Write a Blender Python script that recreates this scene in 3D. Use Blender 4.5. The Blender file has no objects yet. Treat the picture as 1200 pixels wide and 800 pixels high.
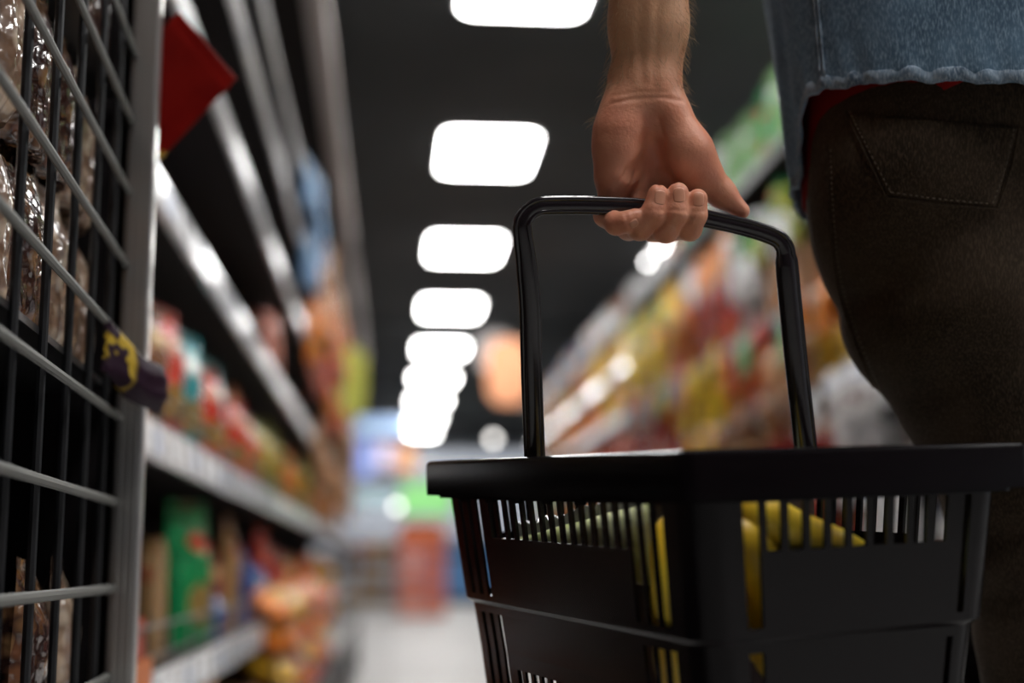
import bpy, math, random
import numpy as np
from mathutils import Vector, Matrix, noise as mn

C = bpy.context.scene.collection
random.seed(7); np.random.seed(7)
# ---------------------------------------------------------------- camera frame (metres; aisle runs along +Y)
FPX = 1666.67
PSI, TH = math.radians(4.85), math.radians(8.93)
FW = np.array([math.sin(PSI)*math.cos(TH), math.cos(PSI)*math.cos(TH), math.sin(TH)])
RT = np.array([math.cos(PSI), -math.sin(PSI), 0.0])
UP = np.cross(RT, FW)
CAM = np.array([0, 0, .5])
def ray(x, y): return RT*(x-600)/FPX + UP*(400-y)/FPX + FW
def P(x, y, d): return CAM + ray(x, y)*d

# ---------------------------------------------------------------- materials
MATS = {}
def mat(name, col, rough=.5, metal=0., **kw):
    m = bpy.data.materials.new(name); m.use_nodes = True; MATS[name] = m
    b = m.node_tree.nodes['Principled BSDF']
    b.inputs['Base Color'].default_value = (*col, 1)
    b.inputs['Roughness'].default_value = rough; b.inputs['Metallic'].default_value = metal
    for k, v in kw.items(): b.inputs[k.replace('_', ' ')].default_value = v
    return m
def nd(m, t, **kw):
    n = m.node_tree.nodes.new(t)
    for k, v in kw.items():
        if hasattr(n, k): setattr(n, k, v)
        else: n.inputs[k].default_value = v
    return n
def lk(m, a, b): m.node_tree.links.new(a, b)
def bs(m): return m.node_tree.nodes['Principled BSDF']
def bump(m, scale, strength, dist=.001, detail=4, stretch=None, coord='Object'):
    tc = nd(m, 'ShaderNodeTexCoord'); mp = nd(m, 'ShaderNodeMapping')
    if stretch: mp.inputs['Scale'].default_value = stretch
    n = nd(m, 'ShaderNodeTexNoise'); n.inputs['Scale'].default_value = scale; n.inputs['Detail'].default_value = detail
    bp = nd(m, 'ShaderNodeBump'); bp.inputs['Strength'].default_value = strength; bp.inputs['Distance'].default_value = dist
    lk(m, tc.outputs[coord], mp.inputs[0]); lk(m, mp.outputs[0], n.inputs['Vector'])
    lk(m, n.outputs[0], bp.inputs['Height']); lk(m, bp.outputs[0], bs(m).inputs['Normal'])
    return n
def mix2(m, fac, a, b):
    x = nd(m, 'ShaderNodeMix', data_type='RGBA')
    for s, v in ((0, fac), (6, a), (7, b)):
        if isinstance(v, (int, float)): x.inputs[s].default_value = v
        elif isinstance(v, tuple): x.inputs[s].default_value = (*v[:3], 1)
        else: lk(m, v, x.inputs[s])
    return x.outputs[2]
def ramp(m, src, p0, p1):
    r = nd(m, 'ShaderNodeMapRange'); r.inputs[1].default_value = p0; r.inputs[2].default_value = p1
    lk(m, src, r.inputs[0]); return r.outputs[0]
def colnoise(m, scale, a, b, p0=.4, p1=.6, stretch=None, detail=5, coord='Object'):
    tc = nd(m, 'ShaderNodeTexCoord'); mp = nd(m, 'ShaderNodeMapping')
    if stretch: mp.inputs['Scale'].default_value = stretch
    n = nd(m, 'ShaderNodeTexNoise'); n.inputs['Scale'].default_value = scale; n.inputs['Detail'].default_value = detail
    lk(m, tc.outputs[coord], mp.inputs[0]); lk(m, mp.outputs[0], n.inputs['Vector'])
    c = mix2(m, ramp(m, n.outputs[0], p0, p1), a, b)
    lk(m, c, bs(m).inputs['Base Color']); return c

skin = mat('skin', (.50, .21, .125), .48, Subsurface_Weight=.2, Subsurface_Scale=.010)
bs(skin).inputs['Subsurface Radius'].default_value = (1, .35, .2)
def build_skin(m):
    c = colnoise(m, 30, (.56, .205, .120), (.68, .300, .185), .35, .65)
    tc = nd(m, 'ShaderNodeTexCoord'); sp = nd(m, 'ShaderNodeSeparateXYZ'); lk(m, tc.outputs['Object'], sp.inputs[0])
    tan = mix2(m, .75, c, (.52, .30, .165)); f = mix2(m, ramp(m, sp.outputs[2], .845, .90), c, tan)
    lk(m, f, bs(m).inputs['Base Color'])
build_skin(skin)
bump(skin, 330, .5, .0009, 7)
nailm = mat('nail', (.62, .28, .18), .3)
hairm = mat('arm_hair', (.26, .15, .065), .45)
headhair = mat('head_hair', (.03, .018, .01), .6)
blackp = mat('basket_plastic', (.0045, .0028, .0036), .22, Specular_IOR_Level=.17)
bump(blackp, 60, .08, .0006)
handp = mat('handle_plastic', (.012, .008, .010), .2, Coat_Weight=.3, Coat_Roughness=.1)
bump(handp, 30, .06, .0006)
alu = mat('brushed_aluminium', (.74, .71, .68), .28, 1.)
bump(alu, 60, .12, .0004, 3, (30, 30, .3))
wirem = mat('grey_wire', (.13, .13, .12), .6, .0, Specular_IOR_Level=.3)
blackm = mat('black_metal', (.012, .012, .014), .45, .2)
darkpanel = mat('dark_panel', (.010, .008, .009), .8, Specular_IOR_Level=.1)
shelfm = mat('shelf_board', (.018, .014, .013), .7, Specular_IOR_Level=.12)
railm = mat('price_rail_plastic', (.72, .70, .68), .16)
colnoise(railm, 14, (.58, .58, .60), (.80, .77, .75), .4, .6, (1, 1, .2))
cardw = mat('price_card', (.78, .78, .80), .4)
cardb = mat('price_card_blue', (.55, .60, .72), .4)
canopym = mat('canopy_trim', (.52, .46, .44), .45)
ceilm = mat('ceiling_paint', (.07, .075, .078), .9, Specular_IOR_Level=.1)
colnoise(ceilm, 1.2, (.066, .071, .074), (.080, .085, .088))
wallm = mat('wall_paint', (.42, .45, .50), .7)
colnoise(wallm, .8, (.38, .42, .47), (.48, .50, .54))
darkwall = mat('dark_wall_paint', (.06, .06, .065), .8)
floorm = mat('floor_tile', (.55, .55, .55), .5)
def build_floor():
    m = floorm
    tc = nd(m, 'ShaderNodeTexCoord'); br = nd(m, 'ShaderNodeTexBrick')
    br.offset = 0; br.inputs['Scale'].default_value = 1; br.inputs['Brick Width'].default_value = .6
    br.inputs['Row Height'].default_value = .6; br.inputs['Mortar Size'].default_value = .004
    br.inputs['Color1'].default_value = (.50, .49, .48, 1); br.inputs['Color2'].default_value = (.56, .55, .54, 1)
    br.inputs['Mortar'].default_value = (.25, .25, .25, 1)
    lk(m, tc.outputs['Object'], br.inputs['Vector']); lk(m, br.outputs[0], bs(m).inputs['Base Color'])
build_floor()
def emis(name, col, s):
    m = mat(name, col, .4); b = bs(m)
    b.inputs['Emission Color'].default_value = (*col, 1); b.inputs['Emission Strength'].default_value = s; return m
lampm = emis('lamp_diffuser', (1, .992, .975), 31)
lampframe = mat('lamp_frame', (.6, .6, .6), .5)

denim = mat('blue_denim', (.08, .14, .22), .85)
def build_denim(m, a, b, c, sc=1.):
    tc = nd(m, 'ShaderNodeTexCoord')
    n1 = nd(m, 'ShaderNodeTexNoise'); n1.inputs['Scale'].default_value = 13*sc; n1.inputs['Detail'].default_value = 6
    n2 = nd(m, 'ShaderNodeTexNoise'); n2.inputs['Scale'].default_value = 900; n2.inputs['Detail'].default_value = 2
    mp = nd(m, 'ShaderNodeMapping'); mp.inputs['Scale'].default_value = (1, 1, .22)
    lk(m, tc.outputs['Object'], n1.inputs['Vector']); lk(m, tc.outputs['Object'], mp.inputs[0]); lk(m, mp.outputs[0], n2.inputs['Vector'])
    c1 = mix2(m, ramp(m, n1.outputs[0], .36, .66), a, b)
    c2 = mix2(m, ramp(m, n2.outputs[0], .45, .75), c1, c)
    lk(m, c2, bs(m).inputs['Base Color'])
    bp = nd(m, 'ShaderNodeBump'); bp.inputs['Strength'].default_value = .5; bp.inputs['Distance'].default_value = .0005
    lk(m, n2.outputs[0], bp.inputs['Height']); lk(m, bp.outputs[0], bs(m).inputs['Normal'])
build_denim(denim, (.035, .075, .125), (.10, .18, .27), (.22, .32, .42))
hemd = mat('denim_hem', (.2, .28, .36), .85); build_denim(hemd, (.035, .065, .105), (.17, .23, .30), (.30, .36, .42), 4)
trous = mat('brown_black_denim', (.05, .038, .028), .9)
bs(trous).inputs['Sheen Weight'].default_value = .04; bs(trous).inputs['Specular IOR Level'].default_value = .1; bs(trous).inputs['Sheen Tint'].default_value = (.8, .6, .4, 1)
build_denim(trous, (.017, .012, .008), (.034, .023, .015), (.075, .052, .034))
stitchm = mat('stitch_thread', (.10, .075, .05), .8)
redcl = mat('red_jersey', (.16, .006, .005), .9, Specular_IOR_Level=.1); bump(redcl, 300, .2, .0004)
shoem = mat('shoe_leather', (.03, .02, .015), .5)
redcard = mat('red_card', (.40, .008, .004), .6, Specular_IOR_Level=.15); colnoise(redcard, 20, (.34, .006, .003), (.44, .010, .005))
redtray = mat('red_cardboard', (.50, .075, .04), .6)
orangetray = mat('orange_cardboard', (.55, .16, .05), .6)

banana = mat('banana_skin', (.85, .55, .03), .42)
colnoise(banana, 18, (.80, .48, .02), (.90, .66, .05), .4, .6)
bananatip = mat('banana_tip', (.16, .11, .03), .7)
greenbag = mat('pale_green_film', (.62, .66, .30), .3)
colnoise(greenbag, 30, (.72, .80, .34), (.88, .90, .55)); bump(greenbag, 90, .5, .002)
silverseal = mat('clear_crimped_film', (.55, .55, .55), .15, .5); bump(silverseal, 200, .8, .002)

# foil packs: printed base colour, a pale title block and a product picture, all fixed to the pack
def sat(c):
    mn_ = min(c); mx = max(c); return tuple(min(1, (x-mn_*.6)*.98) for x in c) if mx-mn_ > .12 else c
def pack_mat(name, base, accent, pic):
    base = sat(base); accent = sat(accent); pic = sat(pic)
    m = mat('pack_'+name, base, .27, .35)
    tc = nd(m, 'ShaderNodeTexCoord'); sp = nd(m, 'ShaderNodeSeparateXYZ'); lk(m, tc.outputs['Generated'], sp.inputs[0])
    def blob(cx, cz, rx, rz, wob, s):
        mp = nd(m, 'ShaderNodeMapping'); mp.inputs['Location'].default_value = (-cx/rx, 0, -cz/rz)
        mp.inputs['Scale'].default_value = (1/rx, .0001, 1/rz)
        lk(m, tc.outputs['Generated'], mp.inputs[0])
        ln = nd(m, 'ShaderNodeVectorMath', operation='LENGTH'); lk(m, mp.outputs[0], ln.inputs[0])
        n = nd(m, 'ShaderNodeTexNoise'); n.inputs['Scale'].default_value = s; lk(m, tc.outputs['Generated'], n.inputs['Vector'])
        ad = nd(m, 'ShaderNodeMath', operation='MULTIPLY_ADD'); ad.inputs[1].default_value = wob
        lk(m, n.outputs[0], ad.inputs[0]); lk(m, ln.outputs['Value'], ad.inputs[2])
        return ramp(m, ad.outputs[0], 1+wob*.5, .93+wob*.5)
    c = mix2(m, blob(.5, .70, .28, .075, .3, 4), base, accent)
    n2 = nd(m, 'ShaderNodeTexVoronoi'); n2.inputs['Scale'].default_value = 9; lk(m, tc.outputs['Generated'], n2.inputs['Vector'])
    pc = mix2(m, ramp(m, n2.outputs['Distance'], .1, .5), pic, tuple(x*.45 for x in pic))
    c = mix2(m, blob(.5, .28, .34, .15, .5, 3), c, pc)
    lk(m, c, bs(m).inputs['Base Color'])
    n3 = nd(m, 'ShaderNodeTexNoise'); n3.inputs['Scale'].default_value = 7; n3.inputs['Detail'].default_value = 3
    lk(m, tc.outputs['Generated'], n3.inputs['Vector'])
    bp = nd(m, 'ShaderNodeBump'); bp.inputs['Strength'].default_value = .9; bp.inputs['Distance'].default_value = .035
    lk(m, n3.outputs[0], bp.inputs['Height']); lk(m, bp.outputs[0], bs(m).inputs['Normal'])
    return m
PACK = {}
for nm, b, a, p in [
    ('red', (.62, .045, .025), (.85, .55, .45), (.75, .42, .12)),
    ('dark red', (.30, .015, .015), (.7, .4, .2), (.5, .1, .05)),
    ('orange', (.85, .24, .04), (.9, .75, .5), (.85, .42, .06)),
    ('gold', (.80, .46, .06), (.75, .12, .04), (.85, .62, .2)),
    ('yellow', (.86, .60, .05), (.8, .2, .05), (.7, .5, .08)),
    ('teal', (.02, .30, .32), (.8, .85, .8), (.75, .55, .25)),
    ('green', (.01, .30, .09), (.75, .1, .06), (.72, .50, .22)),
    ('olive', (.34, .38, .06), (.8, .8, .5), (.5, .45, .1)),
    ('pale green', (.45, .65, .40), (.85, .9, .85), (.3, .55, .25)),
    ('white', (.82, .82, .82), (.55, .6, .75), (.75, .6, .55)),
    ('pink', (.82, .40, .34), (.9, .75, .7), (.8, .3, .25)),
    ('peach', (.86, .58, .42), (.9, .8, .7), (.85, .4, .2)),
    ('blue', (.03, .10, .36), (.7, .75, .85), (.6, .2, .1)),
    ('light blue', (.42, .58, .80), (.85, .88, .9), (.3, .4, .7)),
    ('lavender', (.52, .46, .62), (.85, .8, .85), (.5, .3, .5)),
    ('purple', (.035, .006, .028), (.55, .40, .03), (.06, .01, .05)),
    ('brown', (.20, .075, .03), (.7, .5, .3), (.5, .3, .12)),
    ('beige', (.62, .40, .24), (.6, .1, .06), (.7, .5, .3)),
]: PACK[nm] = pack_mat(nm.replace(' ', '_'), b, a, p)
nutm = mat('nuts_in_film', (.4, .25, .12), .35, Coat_Weight=1., Coat_Roughness=.09, Coat_IOR=1.7)
def build_nut(m, cols):
    tc = nd(m, 'ShaderNodeTexCoord'); v = nd(m, 'ShaderNodeTexVoronoi'); v.inputs['Scale'].default_value = 48
    lk(m, tc.outputs['Object'], v.inputs['Vector'])
    s = nd(m, 'ShaderNodeSeparateColor'); lk(m, v.outputs['Color'], s.inputs[0])
    c = mix2(m, s.outputs[0], cols[0], cols[1]); c = mix2(m, ramp(m, v.outputs['Distance'], .3, .6), c, cols[2])
    lk(m, c, bs(m).inputs['Base Color'])
    n = nd(m, 'ShaderNodeTexNoise'); n.inputs['Scale'].default_value = 34; n.inputs['Detail'].default_value = 2; lk(m, tc.outputs['Object'], n.inputs['Vector'])
    bp = nd(m, 'ShaderNodeBump'); bp.inputs['Strength'].default_value = 1; bp.inputs['Distance'].default_value = .012
    lk(m, n.outputs[0], bp.inputs['Height']); lk(m, bp.outputs[0], bs(m).inputs['Normal']); lk(m, bp.outputs[0], bs(m).inputs['Coat Normal'])
build_nut(nutm, [(.52, .36, .24), (.80, .66, .52), (.22, .12, .07)])
nutd = mat('raisins_in_film', (.1, .05, .03), .2, Coat_Weight=1., Coat_Roughness=.08)
build_nut(nutd, [(.16, .06, .03), (.36, .20, .09), (.05, .02, .015)])

# ---------------------------------------------------------------- mesh helpers
class MB:
    def __init__(s): s.v = []; s.f = []
    def add(s, v, f):
        k = len(s.v); s.v += [tuple(map(float, p)) for p in v]; s.f += [tuple(i+k for i in q) for q in f]; return s
    def box(s, lo, hi, bev=0):
        x0, y0, z0 = lo; x1, y1, z1 = hi
        if bev <= 0:
            v = [(x0,y0,z0),(x1,y0,z0),(x1,y1,z0),(x0,y1,z0),(x0,y0,z1),(x1,y0,z1),(x1,y1,z1),(x0,y1,z1)]
            return s.add(v, [(0,3,2,1),(4,5,6,7),(0,1,5,4),(1,2,6,5),(2,3,7,6),(3,0,4,7)])
        b = min(bev, (x1-x0)*.45, (y1-y0)*.45, (z1-z0)*.45)
        rings = [(z0, b), (z0+b, 0), (z1-b, 0), (z1, b)]; v = []
        for z, o in rings:
            a = b
            v += [(x0+a,y0+o,z),(x1-a,y0+o,z),(x1-o,y0+a,z),(x1-o,y1-a,z),(x1-a,y1-o,z),(x0+a,y1-o,z),(x0+o,y1-a,z),(x0+o,y0+a,z)]
        f = [tuple(range(7, -1, -1)), tuple(range(24, 32))]
        for k in range(3):
            for i in range(8):
                j = (i+1) % 8; f.append((k*8+i, k*8+j, k*8+8+j, k*8+8+i))
        return s.add(v, f)
    def tube(s, pts, r, n=10, cap=True, flat=1., side=None):
        pts = [np.array(p, float) for p in pts]; m = len(pts)
        rr = r if hasattr(r, '__len__') else [r]*m
        T = [pts[min(i+1, m-1)]-pts[max(i-1, 0)] for i in range(m)]; T = [t/np.linalg.norm(t) for t in T]
        a = np.array(side, float) if side is not None else (np.array([0, 0, 1.]) if abs(T[0][2]) < .9 else np.array([1., 0, 0]))
        v = []
        for i in range(m):
            a = a-T[i]*(a@T[i]); a /= np.linalg.norm(a); b = np.cross(T[i], a)
            for k in range(n):
                w = 2*math.pi*k/n; v.append(pts[i]+rr[i]*(math.cos(w)*a+flat*math.sin(w)*b))
        f = [(i*n+k, i*n+(k+1) % n, (i+1)*n+(k+1) % n, (i+1)*n+k) for i in range(m-1) for k in range(n)]
        if cap: f += [tuple(range(n-1, -1, -1)), tuple(range((m-1)*n, m*n))]
        return s.add(v, f)
    def lathe(s, prof, n=24, at=(0, 0, 0)):
        v = [(at[0]+r*math.cos(2*math.pi*k/n), at[1]+r*math.sin(2*math.pi*k/n), at[2]+z) for r, z in prof for k in range(n)]
        m = len(prof)
        f = [(i*n+k, i*n+(k+1) % n, (i+1)*n+(k+1) % n, (i+1)*n+k) for i in range(m-1) for k in range(n)]
        f += [tuple(range(n-1, -1, -1)), tuple(range((m-1)*n, m*n))]
        return s.add(v, f)
    def extr_y(s, prof, y0, y1):       # closed x,z profile extruded along y
        n = len(prof)
        v = [(x, y0, z) for x, z in prof]+[(x, y1, z) for x, z in prof]
        f = [(k, (k+1) % n, n+(k+1) % n, n+k) for k in range(n)]+[tuple(range(n-1, -1, -1)), tuple(range(n, 2*n))]
        return s.add(v, f)
    def build(s, name, m, parent=None, smooth=None, M=None):
        me = bpy.data.meshes.new(name); me.from_pydata(s.v, [], s.f)
        import bmesh
        b = bmesh.new(); b.from_mesh(me); bmesh.ops.recalc_face_normals(b, faces=b.faces); b.to_mesh(me); b.free()
        me.materials.append(m)
        if smooth is not None:
            me.polygons.foreach_set('use_smooth', [True]*len(me.polygons))
            if smooth < 170:
                me.set_sharp_from_angle(angle=math.radians(smooth))
        me.update()
        o = bpy.data.objects.new(name, me); C.objects.link(o)
        if M is not None: o.matrix_world = M
        if parent is not None: o.parent = parent
        return o
def empty(name, loc=(0, 0, 0), rz=0):
    o = bpy.data.objects.new(name, None); C.objects.link(o); o.location = loc; o.rotation_euler = (0, 0, rz); o.empty_display_size = .05; return o
def tag(o, label=None, cat=None, group=None, kind=None):
    if label: o['label'] = label
    if cat: o['category'] = cat
    if group: o['group'] = group
    if kind: o['kind'] = kind
    return o
def copy_tree(o, parent=None):
    c = o.copy(); C.objects.link(c)
    if parent is not None: c.parent = parent
    for ch in list(o.children): copy_tree(ch, c)
    return c
ORD = 'first second third fourth fifth sixth seventh eighth ninth tenth eleventh twelfth thirteenth fourteenth fifteenth sixteenth seventeenth eighteenth nineteenth'.split()
def ordn(i):
    if i < 19: return ORD[i]
    t = ['twentieth', 'thirtieth', 'fortieth', 'fiftieth', 'sixtieth']; u = ['twenty', 'thirty', 'forty', 'fifty', 'sixty']
    k = i+1; return t[k//10-2] if k % 10 == 0 else u[k//10-2]+'-'+ORD[k % 10-1]

# ---------------------------------------------------------------- signed distance toolkit
def axis(lo, hi, flo, fhi, fine, coarse):
    a = list(np.arange(lo, flo, coarse)); a += list(np.arange(flo, fhi, fine)); a += list(np.arange(fhi, hi+coarse, coarse)); return np.array(a, np.float32)
class Field:
    def __init__(s, xs, ys, zs): s.x, s.y, s.z = xs, ys, zs; s.V = np.full((len(xs), len(ys), len(zs)), .5, np.float32)
    def sl(s, lo, hi):
        r = []
        for a, l, h in ((s.x, lo[0], hi[0]), (s.y, lo[1], hi[1]), (s.z, lo[2], hi[2])):
            r.append(slice(max(0, int(np.searchsorted(a, l))-1), int(np.searchsorted(a, h))+1))
        return tuple(r)
    def grid(s, S): return s.x[S[0]][:, None, None], s.y[S[1]][None, :, None], s.z[S[2]][None, None, :]
    def put(s, S, d, k):
        V = s.V[S]
        if k <= 0: s.V[S] = np.minimum(V, d); return
        h = np.clip(.5+.5*(V-d)/k, 0, 1); s.V[S] = V*(1-h)+d*h-k*h*(1-h)
    def cap(s, a, b, ra, rb, k=.01, ax=None, asc=1., m=.05):
        a, b = np.array(a, float), np.array(b, float); R = max(ra, rb)*max(1, asc, 1/asc)+m
        S = s.sl(np.minimum(a, b)-R, np.maximum(a, b)+R); X, Y, Z = s.grid(S)
        ba = b-a; L = ba@ba+1e-12
        px, py, pz = X-a[0], Y-a[1], Z-a[2]
        h = np.clip((px*ba[0]+py*ba[1]+pz*ba[2])/L, 0, 1)
        qx, qy, qz = px-ba[0]*h, py-ba[1]*h, pz-ba[2]*h
        q2 = qx*qx+qy*qy+qz*qz
        if ax is not None:
            t = qx*ax[0]+qy*ax[1]+qz*ax[2]; q2 = q2+t*t*(1/asc**2-1)
            d = (np.sqrt(q2)-(ra+(rb-ra)*h))*min(1, .5+.5*asc)
        else: d = np.sqrt(q2)-(ra+(rb-ra)*h)
        s.put(S, d.astype(np.float32), k)
    def ell(s, c, r, k=.02, m=.06):
        c, r = np.array(c, float), np.array(r, float)
        S = s.sl(c-r-m, c+r+m); X, Y, Z = s.grid(S)
        l = np.sqrt(((X-c[0])/r[0])**2+((Y-c[1])/r[1])**2+((Z-c[2])/r[2])**2)
        s.put(S, ((l-1)*min(r)).astype(np.float32), k)
    def groove(s, pts, w, amp):
        pts = [np.array(p, float) for p in pts]; A = np.array(pts)
        S = s.sl(A.min(0)-3*w, A.max(0)+3*w); X, Y, Z = s.grid(S); D = None
        for a, b in zip(pts[:-1], pts[1:]):
            ba = b-a; h = np.clip(((X-a[0])*ba[0]+(Y-a[1])*ba[1]+(Z-a[2])*ba[2])/(ba@ba), 0, 1)
            d = (X-a[0]-ba[0]*h)**2+(Y-a[1]-ba[1]*h)**2+(Z-a[2]-ba[2]*h)**2
            D = d if D is None else np.minimum(D, d)
        s.V[S] += (amp*np.exp(-D/(w*w))).astype(np.float32)
    def sample(s, p):
        i = []
        for a, c in zip((s.x, s.y, s.z), p):
            k = int(np.clip(np.searchsorted(a, c)-1, 0, len(a)-2)); t = min(max((c-a[k])/(a[k+1]-a[k]), 0), 1); i.append((k, t))
        r = 0
        for dx in (0, 1):
            for dy in (0, 1):
                for dz in (0, 1):
                    w = (i[0][1] if dx else 1-i[0][1])*(i[1][1] if dy else 1-i[1][1])*(i[2][1] if dz else 1-i[2][1])
                    r += w*s.V[i[0][0]+dx, i[1][0]+dy, i[2][0]+dz]
        return r
    def hit(s, px, py, d0, d1, off=0.):
        r = ray(px, py); d = d0
        while d < d1:
            v = s.sample(CAM+r*d)-off
            if v < .0004: return CAM+r*d
            d += min(max(v*.6, .0006), .006)
        return None
    def mesh(s):
        V = s.V; ins = V < 0; nx, ny, nz = V.shape
        acc = np.zeros((nx-1, ny-1, nz-1, 3), np.float32); cnt = np.zeros((nx-1, ny-1, nz-1), np.float32)
        G = (s.x, s.y, s.z)
        cells = [slice(0, -1), slice(1, None)]
        def sh(A, off): return A[off[0]:A.shape[0]-1+off[0], off[1]:A.shape[1]-1+off[1], off[2]:A.shape[2]-1+off[2]]
        cr = ins[:-1, :-1, :-1].astype(np.int8)*0
        tot = sum(sh(ins, (a, b, c)).astype(np.int8) for a in (0, 1) for b in (0, 1) for c in (0, 1))
        act = np.argwhere((tot > 0) & (tot < 8)); I, J, K = act.T
        pos = np.zeros((len(act), 3)); n = np.zeros(len(act))
        for ax in range(3):
            for u in (0, 1):
                for w in (0, 1):
                    o0 = [0, 0, 0]; o1 = [0, 0, 0]; oa = [q for q in range(3) if q != ax]
                    o0[oa[0]] = u; o0[oa[1]] = w; o1[:] = o0; o1[ax] = 1
                    a = V[I+o0[0], J+o0[1], K+o0[2]]; b = V[I+o1[0], J+o1[1], K+o1[2]]
                    mk = (a < 0) != (b < 0); t = np.where(mk, a/np.where(a == b, 1, a-b), 0)
                    p0 = np.stack([s.x[I+o0[0]], s.y[J+o0[1]], s.z[K+o0[2]]], 1); p1 = np.stack([s.x[I+o1[0]], s.y[J+o1[1]], s.z[K+o1[2]]], 1)
                    pos += (p0+(p1-p0)*t[:, None])*mk[:, None]; n += mk
        pos /= n[:, None]
        idx = -np.ones((nx-1, ny-1, nz-1), np.int64); idx[I, J, K] = np.arange(len(act))
        F = []
        for ax in range(3):
            a = np.take(ins, range(V.shape[ax]-1), ax); b = np.take(ins, range(1, V.shape[ax]), ax)
            e = np.argwhere(a != b); oa = [q for q in range(3) if q != ax]
            ok = (e[:, oa[0]] > 0) & (e[:, oa[1]] > 0) & (e[:, oa[0]] < V.shape[oa[0]]-1) & (e[:, oa[1]] < V.shape[oa[1]]-1); e = e[ok]
            def g(du, dw):
                q = e.copy(); q[:, oa[0]] -= du; q[:, oa[1]] -= dw; return idx[q[:, 0], q[:, 1], q[:, 2]]
            Q = np.stack([g(1, 1), g(0, 1), g(0, 0), g(1, 0)], 1)
            fl = ins[e[:, 0], e[:, 1], e[:, 2]]
            if ax == 1: fl = ~fl
            Q[~fl] = Q[~fl][:, ::-1]
            F.append(Q)
        F = np.concatenate(F); F = F[(F >= 0).all(1)]
        return pos, F
def raw_mesh(name, pos, F, m, parent=None, smooth=0, fac=.5):
    me = bpy.data.meshes.new(name)
    me.vertices.add(len(pos)); me.vertices.foreach_set('co', np.asarray(pos, np.float32).ravel())
    me.loops.add(F.size); me.loops.foreach_set('vertex_index', F.astype(np.int32).ravel())
    me.polygons.add(len(F)); me.polygons.foreach_set('loop_start', np.arange(0, F.size, 4, dtype=np.int32))
    me.polygons.foreach_set('use_smooth', np.ones(len(F), bool)); me.update(calc_edges=True); me.validate()
    me.materials.append(m)
    o = bpy.data.objects.new(name, me); C.objects.link(o)
    if parent is not None: o.parent = parent
    return o
def relax(pos, F, it=3, lam=.5):
    n = len(pos); e = np.concatenate([F[:, [i, (i+1) % 4]] for i in range(4)])
    for _ in range(it):
        for l in (lam, -lam*1.03):
            s = np.zeros_like(pos); c = np.zeros(n)
            for k in range(3): s[:, k] = np.bincount(e[:, 0], pos[e[:, 1], k], n)+np.bincount(e[:, 1], pos[e[:, 0], k], n)
            c = np.bincount(e[:, 0], minlength=n)+np.bincount(e[:, 1], minlength=n)
            pos = pos+l*(s/np.maximum(c, 1)[:, None]-pos)
    return pos

# ================================================================ SETTING
XL, XR, YN, YF, HC = -2.6, 6.2, -4.2, 27.0, 2.8
def struct(name, lo, hi, m):
    o = MB().box(lo, hi).build(name, m); o['kind'] = 'structure'; return o
struct('floor', (XL, YN, -.05), (XR, YF, 0), floorm)
struct('ceiling', (XL, YN, HC), (XR, YF, HC+.05), ceilm)
struct('wall_left', (XL-.1, YN, -.05), (XL, YF, HC+.05), darkwall)
struct('wall_right', (XR, YN, -.05), (XR+.1, YF, HC+.05), wallm)
struct('wall_near', (XL, YN-.1, -.05), (XR, YN, HC+.05), darkwall)
struct('wall_far', (XL, YF, -.05), (XR, YF+.1, HC+.05), wallm)
# ceiling grid trim (dark beams across the aisle, as the bands behind the lamps)
for i, y in enumerate((13.4, 18.3, 23.2)):
    struct('trim_%d' % (i+1), (XL, y, HC-.10), (XR, y+.12, HC), ceilm)

# ---------------------------------------------------------------- ceiling panels
def make_lamp():
    root = empty('ceiling_light')
    n = 6; r = .075; w, l = .252, .40
    ring = []
    for cx, cy, a0 in ((w-r, l-r, 0), (-w+r, l-r, 90), (-w+r, -l+r, 180), (w-r, -l+r, 270)):
        for k in range(n+1):
            a = math.radians(a0+90*k/n); ring.append((cx+r*math.cos(a), cy+r*math.sin(a)))
    N = len(ring); sc = lambda s_, z: [(x*s_, y*s_+(0), z) for x, y in ring]
    m = MB(); m.add(sc(1, -.022)+sc(1, -.002), [tuple(range(N))]+[(k, (k+1) % N, N+(k+1) % N, N+k) for k in range(N)])
    m.build('diffuser', lampm, root)
    o = [(x+.012*(1 if x > 0 else -1), y+.012*(1 if y > 0 else -1)) for x, y in ring]
    f = MB(); v = [(x, y, -.016) for x, y in o]+[(x, y, 0) for x, y in o]+[(x*1.001, y*1.001, -.016) for x, y in ring]
    f.add(v, [(k, (k+1) % N, N+(k+1) % N, N+k) for k in range(N)]+[(k, (k+1) % N, 2*N+(k+1) % N, 2*N+k) for k in range(N)])
    f.build('frame', lampframe, root)
    return root
lamp0 = None
for rx, rname in ((.515, 'row above the open aisle'), (2.17, 'row above the far-side shelving'), (3.83, 'row over the next aisle')):
    for k in range(-3, 8 if rx < 1 else 2):
        y = 7.72+2.45*k
        if lamp0 is None: lamp0 = o = make_lamp()
        else: o = copy_tree(lamp0)
        o.location = (rx, y, HC)
        tag(o, 'white ceiling panel, %s from the shop entrance end, %s' % (ordn(k+3), rname), 'ceiling light', 'ceiling panels in the '+rname)

# ================================================================ SHELVING
LEV_L = [(.10, .40, .36), (.335, .28, .36), (.70, .34, .36), (1.06, .34, .36), (1.405, .34, .36), (1.70, .34, .36), (1.945, .34, .36)]
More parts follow.
